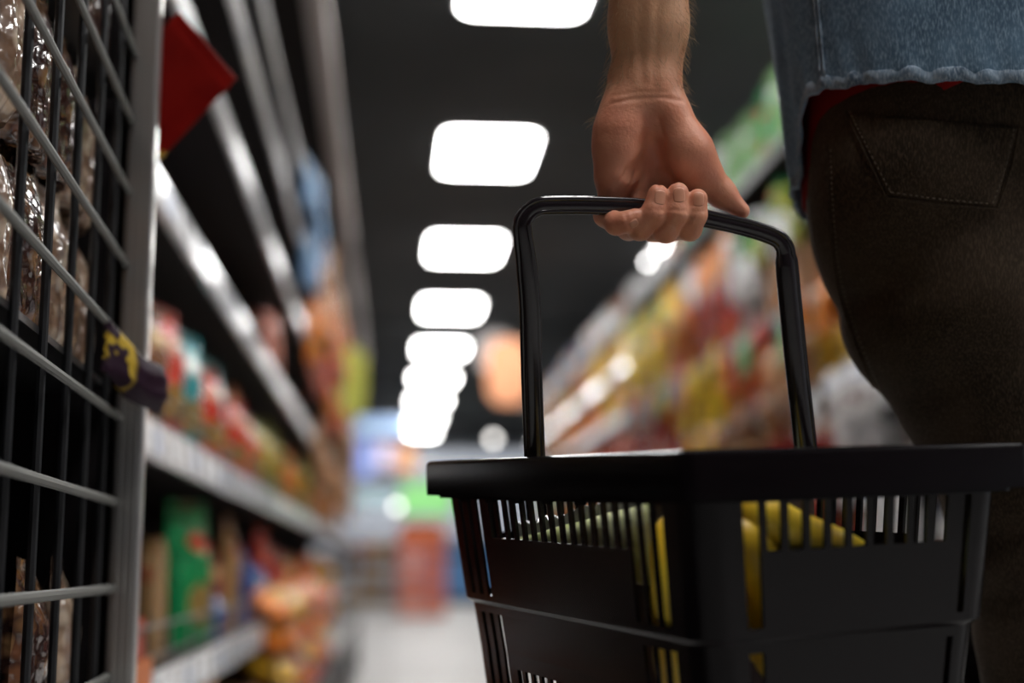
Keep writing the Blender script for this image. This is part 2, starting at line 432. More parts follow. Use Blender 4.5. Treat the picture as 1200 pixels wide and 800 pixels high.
# each level: (board top z, unused, depth)
FX = -.34
def make_bay(side, levels, length, back_h, canopy):
    # built for a face at x=0 with goods towards -x; mirrored with rotation for the other side
    root = empty('shelving_bay')
    MB().box((-.47, 0, .0), (-.45, length, back_h)).build('back_panel', darkpanel, root)
    MB().box((-.44, 0, 0), (-.03, length, .085)).build('plinth', blackm, root)
    for y in (0.0, length-.03): MB().box((-.45, y, 0), (-.41, y+.03, back_h), .003).build('upright', blackm, root)
    for i, z in enumerate(levels):
        sh = MB().box((-.45, .002, z-.022), (-.012, length-.002, z)).build('shelf', shelfm, root)
        h0, h1 = z-.052, z+.006
        prof = [(-.012, h1), (-.006, h1+.003), (0, h1), (.004, h0+.004), (.001, h0), (-.008, h0), (-.004, h0+.006), (-.007, h1-.004), (-.012, h1-.006)]
        MB().extr_y(prof, .001, length-.001).build('price_rail', railm, sh)
        if i in (1, 2):
            g = MB(); hz = z+(.055 if i == 2 else .075)
            g.tube([(-.010, .01, hz), (-.010, length-.01, hz)], .003, 8)
            g.tube([(-.010, .01, z+.03), (-.010, length-.01, z+.03)], .002, 8)
            for k in range(6): y = .03+(length-.06)*k/5; g.tube([(-.010, y, z), (-.010, y, hz)], .002, 6)
            g.build('front_fence', wirem, sh)
    if canopy:
        MB().box((-.45, 0, 2.52), (.01, length, 2.56)).build('canopy', shelfm, root)
        MB().box((.005, 0, 2.485), (.09, length, 2.55), .006).build('canopy_trim', canopym, root, 40)
    return root
LZ = [.10, .335, .70, 1.06, 1.405, 1.70, 1.945]
proto = make_bay(0, LZ, 1.25, 2.55, True)
for k in range(10):
    o = proto if k == 0 else copy_tree(proto)
    o.location = (FX, 1.62+1.25*k, 0)
    tag(o, 'dark shelving bay with pale price rails, %s bay along from the wire rack' % ordn(k), 'shelving', 'shelving bays beyond the wire rack')
    if k < 2:
        for sh in [c for c in o.children if c.name.startswith('shelf')]:
            z = max(v[2] for v in sh.bound_box)
            if z > 1.2 or z < .2: continue
            for j in range(9):
                y = .05+j*.133+random.uniform(0, .02); w = random.choice([.055, .07, .085])
                x = lambda zz: .0005+.004*(z+.006-zz)/.054+.0012
                m = MB(); z1, z0 = z-.002, z-.043
                m.add([(x(z0), y, z0), (x(z0), y+w, z0), (x(z1), y+w, z1), (x(z1), y, z1), (x(z0)-.001, y, z0), (x(z0)-.001, y+w, z0), (x(z1)-.001, y+w, z1), (x(z1)-.001, y, z1)],
                      [(0, 1, 2, 3), (4, 7, 6, 5), (0, 4, 5, 1), (1, 5, 6, 2), (2, 6, 7, 3), (3, 7, 4, 0)])
                m.build('price_label', cardw if j % 3 else cardb, sh)
RZ = [.10, .46, .80, 1.13, 1.475, 1.80, 2.15]
protoR = make_bay(0, RZ, 1.25, 2.2, False)

DR = [r_ for s_ in protoR.children for r_ in s_.children if r_.name.startswith('price_rail')]
railsaved = [r_.data.copy() for r_ in DR]
for r_ in DR: r_.data.materials[0] = blackm
def relight(root):
    q = [r_ for s_ in root.children for r_ in s_.children if r_.name.startswith('price_rail')]
    for r_ in q:
        r_.data = r_.data.copy(); r_.data.materials[0] = railm
for k in range(10):
    if k == 5: protoR = copy_tree(protoR); swap = True; relight(protoR); o = protoR
    else: o = protoR if k == 0 else copy_tree(protoR)
    o.location = (1.5, 2.75+1.25*(k+1), 0); o.rotation_euler = (0, 0, math.pi)
    tag(o, 'dark shelving bay full of bright packs behind the man, %s bay from the near end' % ordn(k), 'shelving', 'shelving bays behind the man')

# ---------------------------------------------------------------- packs
def pouch_mesh(w, h, d, seed, mode=0):
    """Pillow pouch standing on z=0, facing +x after placement (built facing -y)."""
    rnd = random.Random(seed); nu, nv = 12, 16; m = MB(); ph = [rnd.uniform(0, 6) for _ in range(6)]
    def pt(u, v, sgn):
        e = max(0, 1-abs(u)**2.6)**.6
        lower = min(1, (v/.10))**.5 if mode == 0 else min(1, v/.14)**.6
        top = max(0, min(1, (1-v-.09)/.30))**.65
        b = d/2*e*top*(.45+.55*lower)
        if v < .02: b = d/2*e*.62
        pinch = 1-.05*math.sin(v*math.pi)*(1 if mode == 0 else 1.6)
        wr = .06*d*math.sin(9*u+ph[0]+4*v)*e*top+.05*d*math.sin(13*v+ph[1]+3*u)*e*top
        x = u*w/2*pinch+.004*math.sin(7*v+ph[2]); z = v*h+.012*h*math.sin(3*u+ph[3])*v
        y = -sgn*(b+wr*.6)+.03*h*math.sin(2.2*v+ph[4])*v*(.4)
        if v > .93: y += .0015*math.sin(u*60)
        return (x, y, z)
    us = [-1+2*i/nu for i in range(nu+1)]; vs = [j/nv for j in range(nv+1)]
    for sgn in (1, -1):
        m.add([pt(u, v, sgn) for v in vs for u in us],
              [(j*(nu+1)+i, j*(nu+1)+i+1, (j+1)*(nu+1)+i+1, (j+1)*(nu+1)+i) for j in range(nv) for i in range(nu)])
    k = (nu+1)*(nv+1)
    m.f += [(i, i+1, k+i+1, k+i) for i in range(nu)]
    return m
def seal_mesh(w, h):
    m = MB(); n = 30
    for i in range(n):
        x0, x1 = -w/2+w*i/n, -w/2+w*(i+1)/n; y = .0012*(1 if i % 2 else -1)
        m.box((x0*.985, y-.002, h*.935), (x1*.985, y+.002, h*1.0))
    return m
def box_mesh(w, h, d): return MB().box((-w/2, -d/2, 0), (w/2, d/2, h), .004)
def tub_mesh(r, h):
    m = MB(); m.lathe([(r*.8, 0), (r*.86, .004), (r*.97, h*.8), (r, h*.82), (r*1.04, h*.83), (r*1.04, h*.94), (r*.98, h), (r*.2, h*1.005)], 20); return m
def multipack_mesh(w, h, d):
    m = MB()
    for i in (-.25, .25):
        for lvl in (0, .5):
            m.lathe([(w*.18, h*lvl), (w*.245, h*lvl+.012), (w*.248, h*(lvl+.25)), (w*.245, h*(lvl+.5)-.012), (w*.18, h*(lvl+.5)-.001)], 18, (w*i, 0, 0))
    m.box((-w*.25, -d*.49, .004), (w*.25, d*.49, h*.99), .01)
    return m
SH = {}
def meshes(kind, key, mk, m):
    """one shared mesh per shape and print"""
    kk = (kind, key)
    if kk not in SH:
        o = mk().build(kind, m, smooth=60 if kind in ('snack_bag',) else 35); SH[kk] = o.data; bpy.data.objects.remove(o)
    return SH[kk]
KINDW = {'snack_bag': ('snack bag', 'snack bag'), 'carton': ('carton', 'carton'), 'lidded_tub': ('lidded tub', 'tub'), 'wrapped_multipack': ('wrapped multipack', 'multipack')}
def place(kind, col, var, loc, rz, tilt=0, sc=1., parts=False):
    if kind == 'snack_bag': mk = lambda: pouch_mesh(.17, .23, .06, 5+var*3, var % 2); w, h = .17, .23
    elif kind == 'carton': mk = lambda: box_mesh(.14, .20, .06); w, h = .14, .2
    elif kind == 'lidded_tub': mk = lambda: tub_mesh(.055, .13); w, h = .11, .13
    else: mk = lambda: multipack_mesh(.26, .30, .16); w, h = .26, .3
    o = bpy.data.objects.new(kind, meshes(kind, (col, var), mk, PACK[col])); C.objects.link(o)
    o.location = loc; o.rotation_euler = (tilt, 0, rz); s = sc if hasattr(sc, '__len__') else (sc,)*3; o.scale = s
    if parts and kind == 'snack_bag':
        kk = ('top_seal', col)
        if kk not in SH:
            q = seal_mesh(.17, .23).build('top_seal', PACK[col]); SH[kk] = q.data; bpy.data.objects.remove(q)
        q = bpy.data.objects.new('top_seal', SH[kk]); C.objects.link(q); q.parent = o
    return o

# ---- rack-side gondola: every pack with its colour, read along each shelf (y, colour)
def seedcol(px, py, seeds, rnd, jit=22):
    px += rnd.gauss(0, jit); py += rnd.gauss(0, jit)
    return min(seeds, key=lambda s: (s[0]-px)**2+(s[1]-py)**2)[2]
SL = [(190, 400, 'red'), (212, 420, 'teal'), (235, 440, 'red'), (255, 440, 'teal'), (275, 500, 'orange'), (300, 540, 'red'), (325, 560, 'olive'), (330, 500, 'purple'), (350, 540, 'yellow'),
      (390, 560, 'gold'), (370, 580, 'orange'), (400, 540, 'orange'), (320, 360, 'blue'), (300, 395, 'red'), (330, 420, 'pink'), (290, 400, 'brown'), (370, 380, 'pink'), (395, 420, 'pink'), (380, 330, 'peach'),
      (350, 330, 'blue'), (370, 460, 'red'), (395, 480, 'orange'), (400, 600, 'peach'), (345, 650, 'red'), (365, 660, 'gold'), (395, 640, 'gold'), (405, 700, 'orange'), (380, 700, 'beige'),
      (350, 760, 'red'), (370, 760, 'orange'), (395, 740, 'red'), (410, 720, 'peach'), (330, 780, 'orange'), (415, 480, 'peach'), (410, 400, 'orange'), (345, 470, 'gold'), (370, 500, 'dark red')]
rndp = random.Random(3)
def cnt_label(cnt, shelfname, side, kind, col):
    k = (shelfname, side, kind, col); n = cnt.get(k, 0); cnt[k] = n+1
    return '%s %s %s from the near end, %s, %s' % (ordn(n), col, KINDW[kind][0], shelfname, side)
cnt = {}
SHN = ['bottom deck', 'second shelf up', 'third shelf up', 'fourth shelf up', 'fifth shelf up', 'sixth shelf up', 'top shelf']
near = {   # nearest packs, level: [(y, colour, width scale, height scale, back offset)]
 2: [(1.80, 'beige', .95, .95, .05), (1.97, 'brown', .9, .9, .05), (2.13, 'red', .85, 1.0, .05), (2.33, 'teal', 1.1, .98, .055), (2.53, 'red', 1., .82, .04), (2.76, 'teal', 1.1, 1.03, .06), (2.97, 'red', 1., .8, .04), (3.17, 'orange', 1.1, 1.0, .05), (3.39, 'red', 1., .85, .045), (3.6, 'olive', 1., .9, .05), (3.8, 'gold', 1., .85, .05)],
 1: [(2.62, 'green', 1.15, 1.36, .06), (2.84, 'blue', .8, .45, .045), (3.02, 'dark red', 1.1, .9, .09), (3.25, 'beige', 1.25, 1.25, .07), (3.5, 'blue', 1., .95, .06), (3.72, 'blue', .9, .7, .05), (3.95, 'red', 1.1, 1.2, .05)],
}
for lv, z in enumerate(LZ[:6]):
    ent = []
    y = 1.72
    if lv in near: ent += [(a_*1.13, b_, c_*1.12, d_, e_-.035) for a_, b_, c_, d_, e_ in near[lv]]; y = near[lv][-1][0]*1.13+.22
    while y < (10.5 if lv != 5 else 9):
        st = .22 if y < 5 else .29
        px, py = 457+FPX*(FX-.05)/y, 660-(z+.1-.5)*FPX/y
        c = seedcol(px, py, SL, rndp, 12 if y < 5 else 20)
        back = rndp.uniform(.02, .06) if z < .8 else (rndp.uniform(.16, .30) if y < 4.2 else rndp.uniform(.02, .16))
        if z > 1.3 and rndp.random() < .35 and y < 5: y += st; continue
        if (lv == 0 and 3.7 < y < 7.3) or (lv >= 3 and y > 7): y += st; continue
        ent.append((y, c, rndp.uniform(.95, 1.25), rndp.uniform(.85, 1.1)*(1.1 if .5 < z < 1.3 or z < .2 else .95), back)); y += st
    for (y, c, ws, hs, bk) in ent:
        hs = min(hs, ((LZ[lv+1]-LZ[lv])-.065)/.235)
        kind = 'snack_bag' if (lv in (1, 2, 0) or rndp.random() < .55) else 'carton'
        var = rndp.randrange(3)
        o = place(kind, c, var, (FX-.035-bk, y, z+.001), math.pi/2+rndp.uniform(-.25, .1), rndp.uniform(-.06, .03), (ws, 1.1, hs), parts=(y < 4 and lv in (1, 2)))
        tag(o, cnt_label(cnt, SHN[lv], 'rack-side shelving', kind, c), KINDW[kind][1], 'packs on the %s of the rack-side shelving' % SHN[lv])

# ---- shelving behind the man
SR = [(650, 390, 'peach'), (690, 340, 'peach'), (720, 330, 'white'), (745, 300, 'white'), (620, 440, 'orange'), (665, 420, 'pink'), (700, 370, 'white'), (720, 385, 'olive'), (748, 395, 'olive'), (775, 380, 'green'),
      (700, 455, 'yellow'), (735, 430, 'yellow'), (765, 440, 'yellow'), (710, 430, 'gold'), (680, 500, 'orange'), (745, 505, 'pink'), (640, 500, 'peach'), (785, 345, 'gold'), (770, 360, 'yellow'), (800, 400, 'orange'), (812, 430, 'pink'),
      (830, 330, 'orange'), (855, 370, 'red'), (880, 380, 'dark red'), (850, 300, 'orange'), (820, 300, 'white'), (785, 485, 'teal'), (800, 510, 'gold'), (820, 470, 'yellow'), (860, 460, 'orange'), (880, 440, 'orange'), (900, 490, 'dark red'),
      (925, 430, 'peach'), (955, 480, 'lavender'), (950, 510, 'dark red'), (985, 490, 'peach'), (980, 450, 'white'), (1005, 500, 'white'), (960, 380, 'orange'), (940, 330, 'peach'), (900, 290, 'white'), (870, 240, 'green'), (850, 270, 'pale green'), (905, 200, 'pale green'),
      (870, 150, 'pale green'), (880, 110, 'white'), (935, 260, 'olive'), (830, 410, 'dark red'), (860, 400, 'red'), (920, 380, 'pale green'), (900, 340, 'white'), (790, 320, 'white'), (1030, 450, 'white'), (930, 500, 'brown'), (850, 500, 'brown'), (970, 410, 'gold'), (760, 520, 'dark red')]
rndr = random.Random(12)
for lv, z in enumerate(RZ):
    if lv == 0: continue
    y = 3.95
    while y < 15.1:
        st = .205 if y < 7 else .29
        px, py = 457+FPX*1.53/y, 660-(z+.1-.5)*FPX/y
        c = seedcol(px, py, SR, rndr, 14)
        if lv == 6:
            if y > 7.4:
                kind = 'carton' if rndr.random() < .5 else 'snack_bag'; c = rndr.choice(['white', 'peach', 'white', 'pink', 'light blue'])
            else:
                kind = 'wrapped_multipack'; c = ('pale green', 'white', 'pale green', 'green', 'pale green')[int(y*3.3) % 5]; st = .30
        else: kind = 'snack_bag' if rndr.random() < .72 else ('carton' if rndr.random() < .6 else 'lidded_tub')
        hs = (rndr.uniform(1.15, 1.38) if kind == 'snack_bag' else rndr.uniform(1.1, 1.45)) if lv < 6 else (rndr.uniform(1.05, 1.2) if kind == 'wrapped_multipack' else rndr.uniform(.6, .9))
        o = place(kind, c, rndr.randrange(3), (1.5+.040+rndr.uniform(0, .05)+(.05 if kind == 'wrapped_multipack' else 0), y, z+.001), -math.pi/2+rndr.uniform(-.15, .15), 0, (rndr.uniform(.98, 1.15), 1.1, hs))
        tag(o, cnt_label(cnt, SHN[lv], 'shelving behind the man', kind, c), KINDW[kind][1], 'packs on the %s of the shelving behind the man' % SHN[lv])
        y += st

for lv, z in enumerate(RZ[1:6]):
    y = 4.0; i_ = 0
    while y < 8.8:
        px, py = 457+FPX*1.46/y, 660-(z-.12-.5)*FPX/y
        c = seedcol(px, py, SR, rndr, 16); hs = rndr.uniform(.62, .85); zz = z-.02-hs*.23+rndr.uniform(-.05, .03)+rndr.uniform(0, .07)
        o = place('snack_bag', c, rndr.randrange(3), (1.462+rndr.uniform(-.012, .006), y, zz), -math.pi/2+rndr.uniform(-.3, .3), 0, (rndr.uniform(.6, .8), .8, hs))
        o.name = 'hanging_snack_bag'
        tag(o, '%s small %s bag from the near end, hooked on the %s rail' % (ordn(i_), c, SHN[lv+1]), 'snack bag', 'small bags hooked on the rail of the %s behind the man' % SHN[lv+1])
        y += rndr.uniform(.17, .34); i_ += 1

SL2 = [(340, 330, 'blue'), (352, 350, 'pink'), (365, 300, 'light blue'), (375, 340, 'peach'), (385, 380, 'orange'), (395, 420, 'red'), (370, 420, 'pink'), (355, 400, 'pink'), (400, 460, 'orange'), (385, 480, 'red'), (405, 500, 'peach')]
for lv, z in ((3, LZ[3]), (4, LZ[4]), (5, LZ[5]), (6, LZ[6])):
    y = {3: 6.0, 4: 5.2, 5: 4.9, 6: 4.9}[lv]; i_ = 0
    while y < 10.5:
        px, py = 457+FPX*(-.31)/y, 660-(z-.12-.5)*FPX/y
        c = seedcol(px, py, SL2, rndr, 12); hs = rndr.uniform(.7, 1.0)
        o = place('snack_bag', c, rndr.randrange(3), (FX+.030+rndr.uniform(0, .02), y, z-.0-hs*.23+rndr.uniform(-.05, .05)), math.pi/2+rndr.uniform(-.3, .3), 0, (rndr.uniform(.7, .95), .8, hs))
        o.name = 'hanging_snack_bag'
        tag(o, '%s small %s bag from the near end, on the rack-side %s rail' % (ordn(i_), c, SHN[lv]), 'snack bag', 'small bags hooked on the rail of the rack-side %s' % SHN[lv])
        y += rndr.uniform(.22, .42); i_ += 1
# promotional wire bin standing in the aisle against the shelving
bx0, bx1, by0, by1 = FX+.03, FX+.20, 3.9, 7.1
pbn = empty('promotion_bin', ((bx0+bx1)/2, by0, 0)); o_ = pbn.location
def lb(m): m.v = [(a-o_[0], b-o_[1], c_) for a, b, c_ in m.v]; return m
lb(MB().box((bx0, by0, .05), (bx1, by1, .07))).build('bin_floor', blackm, pbn)
for z in (.09, .17, .25):
    lb(MB().tube([(bx0, by0, z), (bx1, by0, z), (bx1+.0001, by1, z), (bx0, by1, z)], .003, 6)).build('wire', wirem, pbn)
for x in (bx0+.01, bx1-.01):
    for k in range(5):
        y = by0+.02+(by1-by0-.04)*k/4; lb(MB().tube([(x, y, 0), (x, y, .25)], .006, 8)).build('post', blackm, pbn)
tag(pbn, 'long low wire promotion bin heaped with orange and red bags at the shelf foot', 'bin')
for lay in range(4):
    for k in range(15):
        c = rndr.choice(['orange', 'red', 'orange', 'peach', 'gold', 'dark red', 'orange'])
        o = place('snack_bag', c, rndr.randrange(3), ((bx0+bx1)/2-.055+rndr.uniform(-.02, .03), by0+.12+k*.193+rndr.uniform(-.02, .02), .105+lay*.085), math.pi/2+rndr.uniform(-.25, .25), 0, (.9, 1.1, .72))
        o.rotation_euler = (0, math.pi/2*.0, o.rotation_euler[2]); o.matrix_basis = Matrix.Translation(o.location) @ Matrix.Rotation(o.rotation_euler[2], 4, 'Z') @ Matrix.Rotation(-1.15, 4, 'X') @ Matrix.Diagonal((.9, 1.1, .72, 1))
        tag(o, '%s snack bag lying in the promotion bin, %s along, %s layer from its floor' % (c, ordn(k), ordn(lay)), 'snack bag', 'bags heaped in the promotion bin')

# ---------------------------------------------------------------- shelf-ready boxes beside the post
def tray(name, loc, w, d, h, m, front):
    root = empty(name, loc); t = .004
    MB().box((-d, 0, 0), (0, w, t)).build('base', m, root)
    MB().box((-t, 0, t), (0, w, front)).build('front_panel', m, root)
    MB().box((-d, 0, t), (-d+t, w, h)).build('back_panel', m, root)
    for y in (0, w-t):
        MB().add([(-d, y, t), (0, y, t), (0, y, front), (-d, y, h), (-d, y+t, t), (0, y+t, t), (0, y+t, front), (-d, y+t, h)],
                 [(0, 1, 2, 3), (4, 7, 6, 5), (0, 4, 5, 1), (1, 5, 6, 2), (2, 6, 7, 3), (3, 7, 4, 0)]).build('side_panel', m, root)
    return root
tag(tray('display_tray', (FX-.016, 1.90, .336), .26, .2, .16, redtray, .085), 'small red cardboard display tray beside the aluminium post, on the second shelf', 'tray')
tag(tray('display_tray', (FX+.03, 1.76, .21), .19, .10, .17, orangetray, .17), 'orange cardboard box clipped below the red tray, hugging the aluminium post', 'tray')
# arched cream pack standing in the red tray
am = MB(); n = 16
pr = [(-.07, 0), (.07, 0)]+[(.07*math.cos(math.pi*k/n), .14+.07*math.sin(math.pi*k/n)) for k in range(n+1)]
v = [(0.012, a, b) for a, b in pr]+[(-.012, a, b) for a, b in pr]; N = len(pr)
am.add(v, [tuple(range(N)), tuple(range(2*N-1, N-1, -1))]+[(k, (k+1) % N, N+(k+1) % N, N+k) for k in range(N)])
ap = am.build('arched_carton', PACK['beige'], smooth=40); ap.location = (FX-.07, 2.56, .337)
tag(ap, 'round-topped brown and cream carton standing just behind the red display tray', 'carton')

# ---------------------------------------------------------------- wire rack in the foreground
p0 = P(157, 400, 1.455)
px0, py0 = float(p0[0]), float(p0[1])
rack = tag(empty('wire_rack', (px0, py0, 0), math.radians(2.5)), 'dark wire grid rack full of nut bags with an aluminium corner post', 'rack')    # local -y runs towards the camera, +x faces the aisle
pm = MB(); pm.box((-.0145, -.006, 0), (.0145, .014, 2.2), .002)
for x in (-.007, 0, .007): pm.box((x-.0016, -.0072, 0), (x+.0016, -.005, 2.2), .0006)
pm.build('post', alu, rack)
MB().box((-.02, -.012, 0), (.02, .036, .02), .003).build('foot', blackm, rack)
for i, z in enumerate([.15, .23, .31, .392, .477, .562, .647, .726, .804, .880, .956, 1.03, 1.105, 1.18, 1.255, 1.33, 1.41, 1.49]):
    m = MB(); m.tube([(-.010, -.95, z), (-.010, -.018, z), (-.010, -.010, z)], .0044, 8, flat=.7)
    m.build('crossbar', wirem, rack)
for i in range(9):
    y = -.045-i*.105
    MB().tube([(-.0195, y, .08), (-.0195, y, 1.6)], .0038, 8).build('upright_bar', blackm, rack)
MB().box((-.24, -.95, .03), (-.23, .02, 1.65)).build('back_panel', darkpanel, rack)
MB().box((-.23, .016, .03), (-.015, .022, 1.65)).build('end_panel', darkpanel, rack)
for z in (.68, .99, 1.30, .36):
    MB().box((-.23, -.94, z-.006), (-.022, .004, z)).build('tray_shelf', blackm, rack)
MB().box((-.24, -.96, 0), (-.015, .02, .03)).build('base', blackm, rack)
rr = random.Random(5); Mr = rack.matrix_basis.copy()
nutmesh = [pouch_mesh(.085, .145, .045, 31+k, k % 2).build('nut_bag', (nutm, nutd, nutm)[k], smooth=180) for k in range(3)]
nd_ = [o.data for o in nutmesh]
for o in nutmesh: bpy.data.objects.remove(o)
rows = {.68: 'second rack shelf', .99: 'third rack shelf', 1.30: 'highest rack shelf', .36: 'lowest rack shelf'}
for z, nm in rows.items():
    for dep in ((-.054, 'front'), (-.13, 'back')):
        for lay in (0, 1):
            if dep[1] == 'back' and lay == 0: continue
            for k in range(9):
                if z == .36 and (lay == 1 or k % 2): continue
                if dep[1] == 'back' and k % 2: continue
                o = bpy.data.objects.new('nut_bag', nd_[rr.randrange(3)]); C.objects.link(o)
                y = -.055-k*.092+rr.uniform(-.006, .006)
                lift = lay*.148
                loc = Matrix.Translation(Vector((dep[0]+rr.uniform(-.006, .004), y, z+lift+.001)))
                bpy.context.view_layer.update()
                o.matrix_world = Matrix.Translation(rack.location) @ Matrix.Rotation(math.radians(2.5), 4, 'Z') @ loc @ Matrix.Rotation(math.pi/2+rr.uniform(-.2, .2), 4, 'Z')
                tag(o, 'nut bag, %s from the post, %s layer, %s row, %s' % (ordn(k), ('lower', 'upper')[lay], dep[1], nm), 'nut bag', 'nut bags in the wire rack')
# red card sign sticking out from behind the post
def card_sign():
    c = [np.array(P(*q)) for q in ((210, 13, 1.56), (277, 92, 1.60), (187, 187, 1.62), (120, 108, 1.58))]
    root = empty('price_flag', tuple(c[3]))
    m = MB(); n = np.cross(c[1]-c[0], c[3]-c[0]); n /= np.linalg.norm(n); off = n*.0012; o_ = np.array(c[3])
    q = [p-o_ for p in c]; N = 8; v = []
    for s_ in (1, -1):
        for i in range(N+1):
            for j in range(N+1):
                a, b = i/N, j/N
                p = q[0]*(1-a)*(1-b)+q[1]*a*(1-b)+q[2]*a*b+q[3]*(1-a)*b
                v.append(p+n*.006*math.sin(a*3)*math.sin(b*2.5)+off*s_)
    K = (N+1)**2; f = []
    for s_ in (0, K):
        f += [(s_+i*(N+1)+j, s_+i*(N+1)+j+1, s_+(i+1)*(N+1)+j+1, s_+(i+1)*(N+1)+j) for i in range(N) for j in range(N)]
    for i in range(N):
        f += [(i, i+1, K+i+1, K+i), (i*(N+1), (i+1)*(N+1), K+(i+1)*(N+1), K+i*(N+1)), (i*(N+1)+N, (i+1)*(N+1)+N, K+(i+1)*(N+1)+N, K+i*(N+1)+N), (K-N-1+i, K-N+i, 2*K-N+i, 2*K-N-1+i)]
    m.add(v, f); m.build('card', redcard, root)
    m = MB(); e = .13
    m.tube([q[0]*(1-e)+q[3]*e-n*.002, q[1]*(1-e)+q[2]*e-n*.002], .0012, 6); m.build('fold', redcard, root)
    tip = MB(); a, b, d = q[2], q[2]*.86+q[3]*.14, q[2]*.9+q[1]*.1
    tip.add([a-off*2.2, b-off*2.2, d-off*2.2, a-off*1.4, b-off*1.4, d-off*1.4], [(0, 1, 2), (3, 5, 4), (0, 1, 4, 3), (1, 2, 5, 4), (2, 0, 3, 5)])
    tip.build('corner_print', PACK['gold'], root)
    m = MB(); w0 = P(172, 60, 1.50)-o_
    m.tube([w0, q[0]*.6+q[3]*.4], .0025, 6); m.build('clip_arm', blackm, root)
    tag(root, 'tilted square red card price flag poking out behind the aluminium post', 'sign')
card_sign()
# dark purple bag hanging off the rack in front of the post
pb = pouch_mesh(.052, .125, .028, 77, 0)
purp = mat('purple_film', (.018, .003, .014), .55, Specular_IOR_Level=.12)
def bp_(m):
    tc = nd(m, 'ShaderNodeTexCoord'); v = nd(m, 'ShaderNodeTexNoise'); v.inputs['Scale'].default_value = 28; lk(m, tc.outputs['Object'], v.inputs['Vector'])
    sp = nd(m, 'ShaderNodeSeparateXYZ'); lk(m, tc.outputs['Generated'], sp.inputs[0])
    a = mix2(m, ramp(m, v.outputs[0], .52, .56), (.018, .003, .014), (.5, .33, .03)); lk(m, mix2(m, ramp(m, sp.outputs[2], .60, .66), (.018, .003, .014), a), bs(m).inputs['Base Color'])
bp_(purp)
o = pb.build('hanging_snack_bag', purp, smooth=60)
B = P(186, 462, 1.43); T = P(112, 398, 1.30)
ax = T-B; ax /= np.linalg.norm(ax); fz = np.array([.55, -.8, .2]); fx = np.cross(-fz, ax); fx /= np.linalg.norm(fx); fyv = np.cross(ax, fx)
Mx = Matrix(((fx[0], fyv[0], ax[0], B[0]), (fx[1], fyv[1], ax[1], B[1]), (fx[2], fyv[2], ax[2], B[2]), (0, 0, 0, 1)))
o.matrix_world = Mx
tag(o, 'dark purple snack bag hanging out of the wire rack across the aluminium post', 'snack bag')

# ================================================================ BASKET
C0, C1, C2 = P(800, 527, .85), P(494, 540.3, 1.26), P(1213, 517.5, .962)
L = C1-C0; Ln = np.linalg.norm(L); ex = L/Ln
S_ = C2-C0; S_ -= ex*(S_@ex); Wn = np.linalg.norm(S_); ey = S_/Wn
ez = np.cross(ex, ey)
flip = ez[2] < 0
if flip: ez = -ez     # left-handed order: keep true up, mirror handled in coordinates
def BW(x, y, z): return C0+ex*x+ey*y+ez*z
BH = .235
broot = empty('shopping_basket', tuple(BW(Ln/2, Wn/2, -BH)))
b0 = np.array(broot.location)
def BL(pts): return [BW(*p)-b0 for p in pts]
def rrect(o, r, nseg=6, brk=None):
    """rounded rectangle inset by o; returns list of (x,y). brk: extra stations per side as raw coordinates"""
    x0, y0, x1, y1 = o, o, Ln-o, Wn-o; r = max(r, .004); out = []
    def corner(cx, cy, a0):
        for k in range(nseg+1):
            a = math.radians(a0+90*k/nseg); out.append((cx+r*math.cos(a), cy+r*math.sin(a)))
    b = brk or [[], [], [], []]
    corner(x0+r, y0+r, 180)
    for t in b[0]: out.append((t, y0))
    corner(x1-r, y0+r, 270)
    for t in b[1]: out.append((x1, t))
    corner(x1-r, y1-r, 0)
    for t in b[2]: out.append((t, y1))
    corner(x0+r, y1-r, 90)
    for t in b[3]: out.append((x0, t))
    return out
def ring_sweep(prof, rbase):
    m = MB(); rings = [rrect(o, rbase-o) for o, z in prof]; n = len(rings[0]); k = len(prof)
    v = []
    for (o, z), rg in zip(prof, rings): v += BL([(x, y, z) for x, y in rg])
    m.add(v, [(i*n+j, i*n+(j+1) % n, ((i+1) % k)*n+(j+1) % n, ((i+1) % k)*n+j) for i in range(k) for j in range(n)])
    return m
ring_sweep([(0, -.030), (0, -.004), (.0012, -.0012), (.004, 0), (.017, 0), (.0195, -.003), (.0195, -.032), (.0155, -.032), (.0155, -.004), (.0028, -.004), (.0022, -.030)], .013).build('rim', blackp, broot, 40)
ring_sweep([(.0085, -.0325), (.0085, -.0295), (.016, -.0295), (.016, -.0325)], .022).build('rim_lip', blackp, broot, 40)
# wall with slots
WO = .0155
sideA = []   # long side y=0 : (x0,x1,kind)
for k in range(14): x0 = .105+.01715*k; sideA.append((x0, x0+.0112, 'short'))
for k in range(3): x0 = .0535+.01715*k; sideA.append((x0, x0+.0128, 'long'))
for k in range(3): x0 = .357+.0185*k; sideA.append((x0, x0+.0085, 'long'))
front = [(.0496, .0622, 'long'), (.2262, .2322, 'long')]
for k in range(9): y0 = .0672+.01675*k; front.append((y0, y0+.0112, 'short'))
sideA.sort(); front.sort()
slots = [sideA, [(Wn-b, Wn-a, t) for a, b, t in reversed(front)], [(a, b, t) for a, b, t in reversed(sideA)], list(reversed(front))]
brk = [[v for a, b, t in sideA for v in (a, b)], [v for a, b, t in sorted((Wn-b, Wn-a, t) for a, b, t in front) for v in (a, b)],
       [v for a, b, t in reversed(sideA) for v in (b, a)], [v for a, b, t in reversed(front) for v in (b, a)]]
kinds = []  # per ring segment
ns = 10
def segkinds():
    out = ['solid']*ns
    for sidei, sl in enumerate((sideA, sorted((Wn-b, Wn-a, t) for a, b, t in front), list(reversed(sideA)), list(reversed(front)))):
        out.append('solid')
        for s in sl: out.append(s[2]); out.append('solid')
        if sidei < 3: out += ['solid']*ns
    return out
kinds = segkinds()
